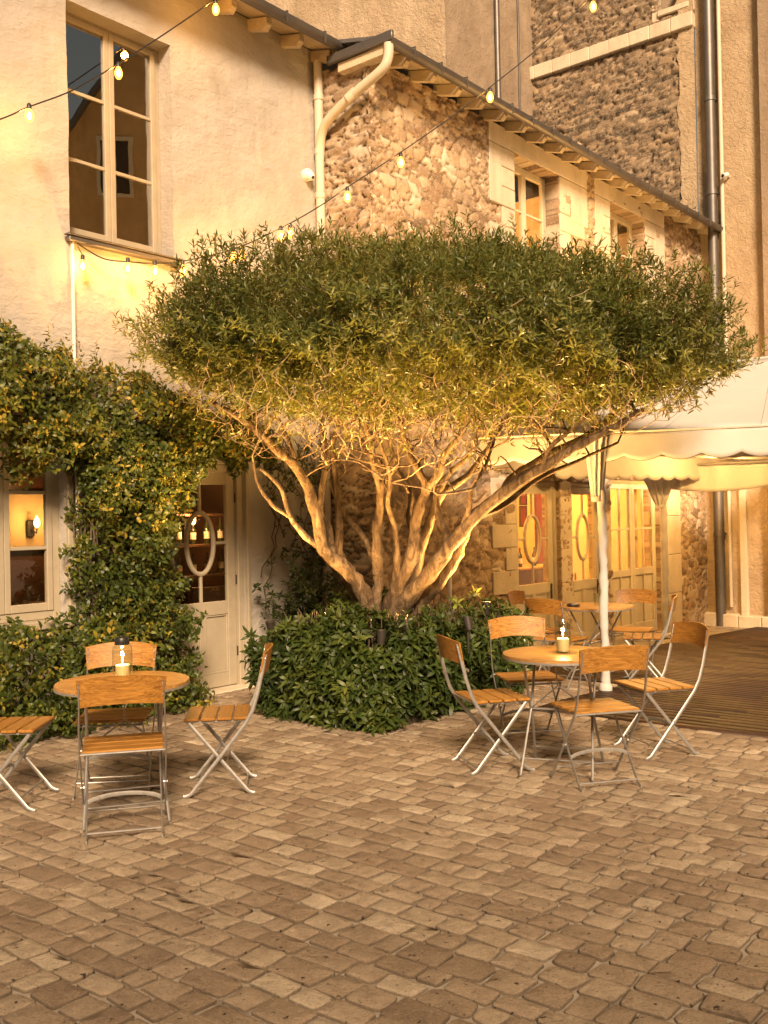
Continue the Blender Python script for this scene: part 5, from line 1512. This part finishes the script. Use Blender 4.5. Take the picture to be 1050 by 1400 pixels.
for k, (tt, yy, ry) in enumerate(((3.0, .8, 2.6), (6.0, .75, .5), (4.6, .9, -2.5))):
    r = empty('dining_chair', in2(tt, yy, -.28), ANG + ry, 'dark wooden chair just inside the ' + ('first oval window door', 'double doors', 'second oval window door')[k], 'chair')
    g = G(); g.box(-.2, .2, -.2, .2, .43, .46, .01); obj('seat', g, 'brown_wood', r)
    g = G(); g.box(-.2, -.165, .17, .2, .46, .98, .006); g.box(.165, .2, .17, .2, .46, .98, .006); g.box(-.165, .165, .175, .195, .84, .97, .008); g.box(-.165, .165, .175, .195, .62, .68, .006); obj('backrest', g, 'brown_wood', r)
    for sx in (-1, 1):
        for sy in (-1, 1): obj('leg', G().tube([(sx * .17, sy * .17, .43), (sx * .185, sy * .185, 0)], [.018, .013], 8), 'brown_wood', r, True)
# ------------------------------------------------------------------ lights
point(w2(3.4, -1.5, 2.1), 50, .08, (1, .53, .15))  # assumed room lights behind the lit doors and windows
point(w2(6.1, -1.5, 2.1), 90, .08, (1, .53, .15))
point(w2(3.2, -1.3, 5.8), 40, .08, (1, .56, .2)); point(w2(6.0, -1.3, 5.8), 14, .08, (1, .56, .2))
# assumed lamps hung under the tent roof, added to light the facade behind
def pendant(P, label, power):
    r = empty('assumed_pendant', P, 0, label, 'lamp')
    g = G(); g.tube([(0, 0, .1), (0, 0, .35)], .004, 6); obj('cord', g, 'black_plastic', r)
    g = G(); g.lathe([(.02, .1), (.10, .0), (.105, -.01)], 18, cap=(False, False)); obj('lamp_shade', g, 'dark_metal', r, True)
    g = G(); g.lathe([(.002, -.05), (.025, -.035), (.03, -.01), (.018, .03)], 14); obj('bulb', g, 'lamp_glow', r, True)
    point(Vector(P) + Vector((0, 0, -.07)), power, .05, (1, .53, .15))
pendant(Vector((2.9, 11.7, 2.52)), 'assumed pendant lamp under the tent roof near the first doors', 34)
pendant(Vector((4.4, 13.3, 2.58)), 'assumed pendant lamp under the tent roof near the back poles', 42)
pendant(Vector((5.1, 15.0, 2.30)), 'assumed pendant lamp behind the gathered drape at the far end of the tent', 55)
# assumed garden spotlights, added in the hedge to light stems and crown
def assumed_spot(P, aim, power, angle, label):
    r = empty('assumed_spotlight', P, 0, label, 'spotlight')
    d = (Vector(aim) - Vector(P)).normalized()
    g = G(); g.tube([(0, 0, -.25), (0, 0, 0)], .01, 6); obj('spike', g, 'dark_metal', r)
    g = G(); g.tube([-d * .06, d * .05], [.03, .04], 12, False); obj('housing', g, 'dark_metal', r, True)
    g = G(); g.tube([d * -.02, d * -.016], .028, 12); obj('lens', g, 'lamp_glow', r)
    l = bpy.data.lights.new('spot_light', 'SPOT'); l.energy = power; l.color = (1, .54, .16); l.spot_size = R(angle); l.spot_blend = .6; l.shadow_soft_size = .04
    o = bpy.data.objects.new('spot_light', l); COL.objects.link(o)
    o.location = Vector(P) + d * .06; o.rotation_euler = d.to_track_quat('-Z', 'Y').to_euler()
assumed_spot((.66, 8.05, .76), (.30, 8.4, 2.8), 15, 140, 'assumed garden spotlight in the hedge right of the tree stems')
assumed_spot((.16, 7.88, .76), (.0, 8.5, 2.6), 20, 140, 'assumed garden spotlight in the middle of the hedge in front of the stems')
assumed_spot((-.52, 8.22, .76), (-.7, 8.2, 2.8), 24, 140, 'assumed garden spotlight in the hedge left of the tree stems')
assumed_spot((.9, 8.9, .8), (.9, 8.5, 3.0), 170, 150, 'assumed garden spotlight behind the right end of the hedge aimed into the crown')
assumed_spot((-.04, 7.56, .72), (.1, 7.45, 2.8), 230, 110, 'assumed garden spotlight at the front corner of the hedge aimed at the crown')
assumed_spot((.98, 8.62, .70), (1.35, 7.9, 2.8), 250, 110, 'assumed garden spotlight low at the right end of the hedge aimed at the crown')
assumed_spot((-.95, 8.22, .74), (-1.2, 7.8, 2.8), 210, 110, 'assumed garden spotlight at the left end of the hedge aimed at the crown')
# assumed floodlight, added to brighten the facade, hidden from the yard by the crown
P = w2(4.7, 1.15, 4.1)
r = empty('assumed_floodlight', P, ANG, 'assumed floodlight added on a bracket of the stone house behind the tree crown', 'floodlight')
g = G(); g.tube([(0, 1.15, -.1), (0, .05, -.02)], .015, 8); obj('bracket', g, 'dark_metal', r, True)
g = G(); g.box(-.14, .14, -.05, .05, -.1, .08, .01); obj('housing', g, 'dark_metal', r)
obj('lens', G().box(-.12, .12, .0, .07, .081, .085), 'lamp_glow', r)
point(P + Vector((0, 0, .2)), 75, .08, (1, .53, .15))

world = bpy.data.worlds.new('World'); scene.world = world; world.use_nodes = True
wn = world.node_tree; wn.nodes.clear()
sky = wn.nodes.new('ShaderNodeTexSky'); sky.sky_type = 'NISHITA'; sky.sun_disc = False
SUN_EL, SUN_AZ = R(32), R(173)      # azimuth: clockwise from +Y, where the sun stands (behind the camera)
sky.sun_elevation = SUN_EL; sky.sun_rotation = SUN_AZ
mx = wn.nodes.new('ShaderNodeMix'); mx.data_type = 'RGBA'; mx.blend_type = 'MULTIPLY'; mx.inputs[0].default_value = 1
mx.inputs[7].default_value = (1.0, .66, .38, 1)
bg_ = wn.nodes.new('ShaderNodeBackground'); bg_.inputs[1].default_value = .030
ow = wn.nodes.new('ShaderNodeOutputWorld')
wn.links.new(sky.outputs[0], mx.inputs[6]); wn.links.new(mx.outputs[2], bg_.inputs[0]); wn.links.new(bg_.outputs[0], ow.inputs[0])
sl_ = bpy.data.lights.new('sun', 'SUN'); sl_.energy = 2.45; sl_.angle = R(15); sl_.color = (1, .72, .46)
so = bpy.data.objects.new('sun', sl_); COL.objects.link(so)
to_sun = Vector((math.sin(SUN_AZ) * math.cos(SUN_EL), math.cos(SUN_AZ) * math.cos(SUN_EL), math.sin(SUN_EL)))
so.rotation_euler = (-to_sun).to_track_quat('-Z', 'Y').to_euler()

scene.view_settings.view_transform = 'Standard'; scene.view_settings.look = 'None'
scene.view_settings.exposure = 1.8; scene.view_settings.gamma = 1
scene.render.engine = 'CYCLES'
scene.cycles.use_denoising = True
scene.cycles.max_bounces = 7; scene.cycles.diffuse_bounces = 3; scene.cycles.glossy_bounces = 3; scene.cycles.transmission_bounces = 4; scene.cycles.transparent_max_bounces = 10
scene.cycles.sample_clamp_indirect = 6
scene.cycles.caustics_reflective = False; scene.cycles.caustics_refractive = False
scene.render.resolution_x = 768; scene.render.resolution_y = 1024
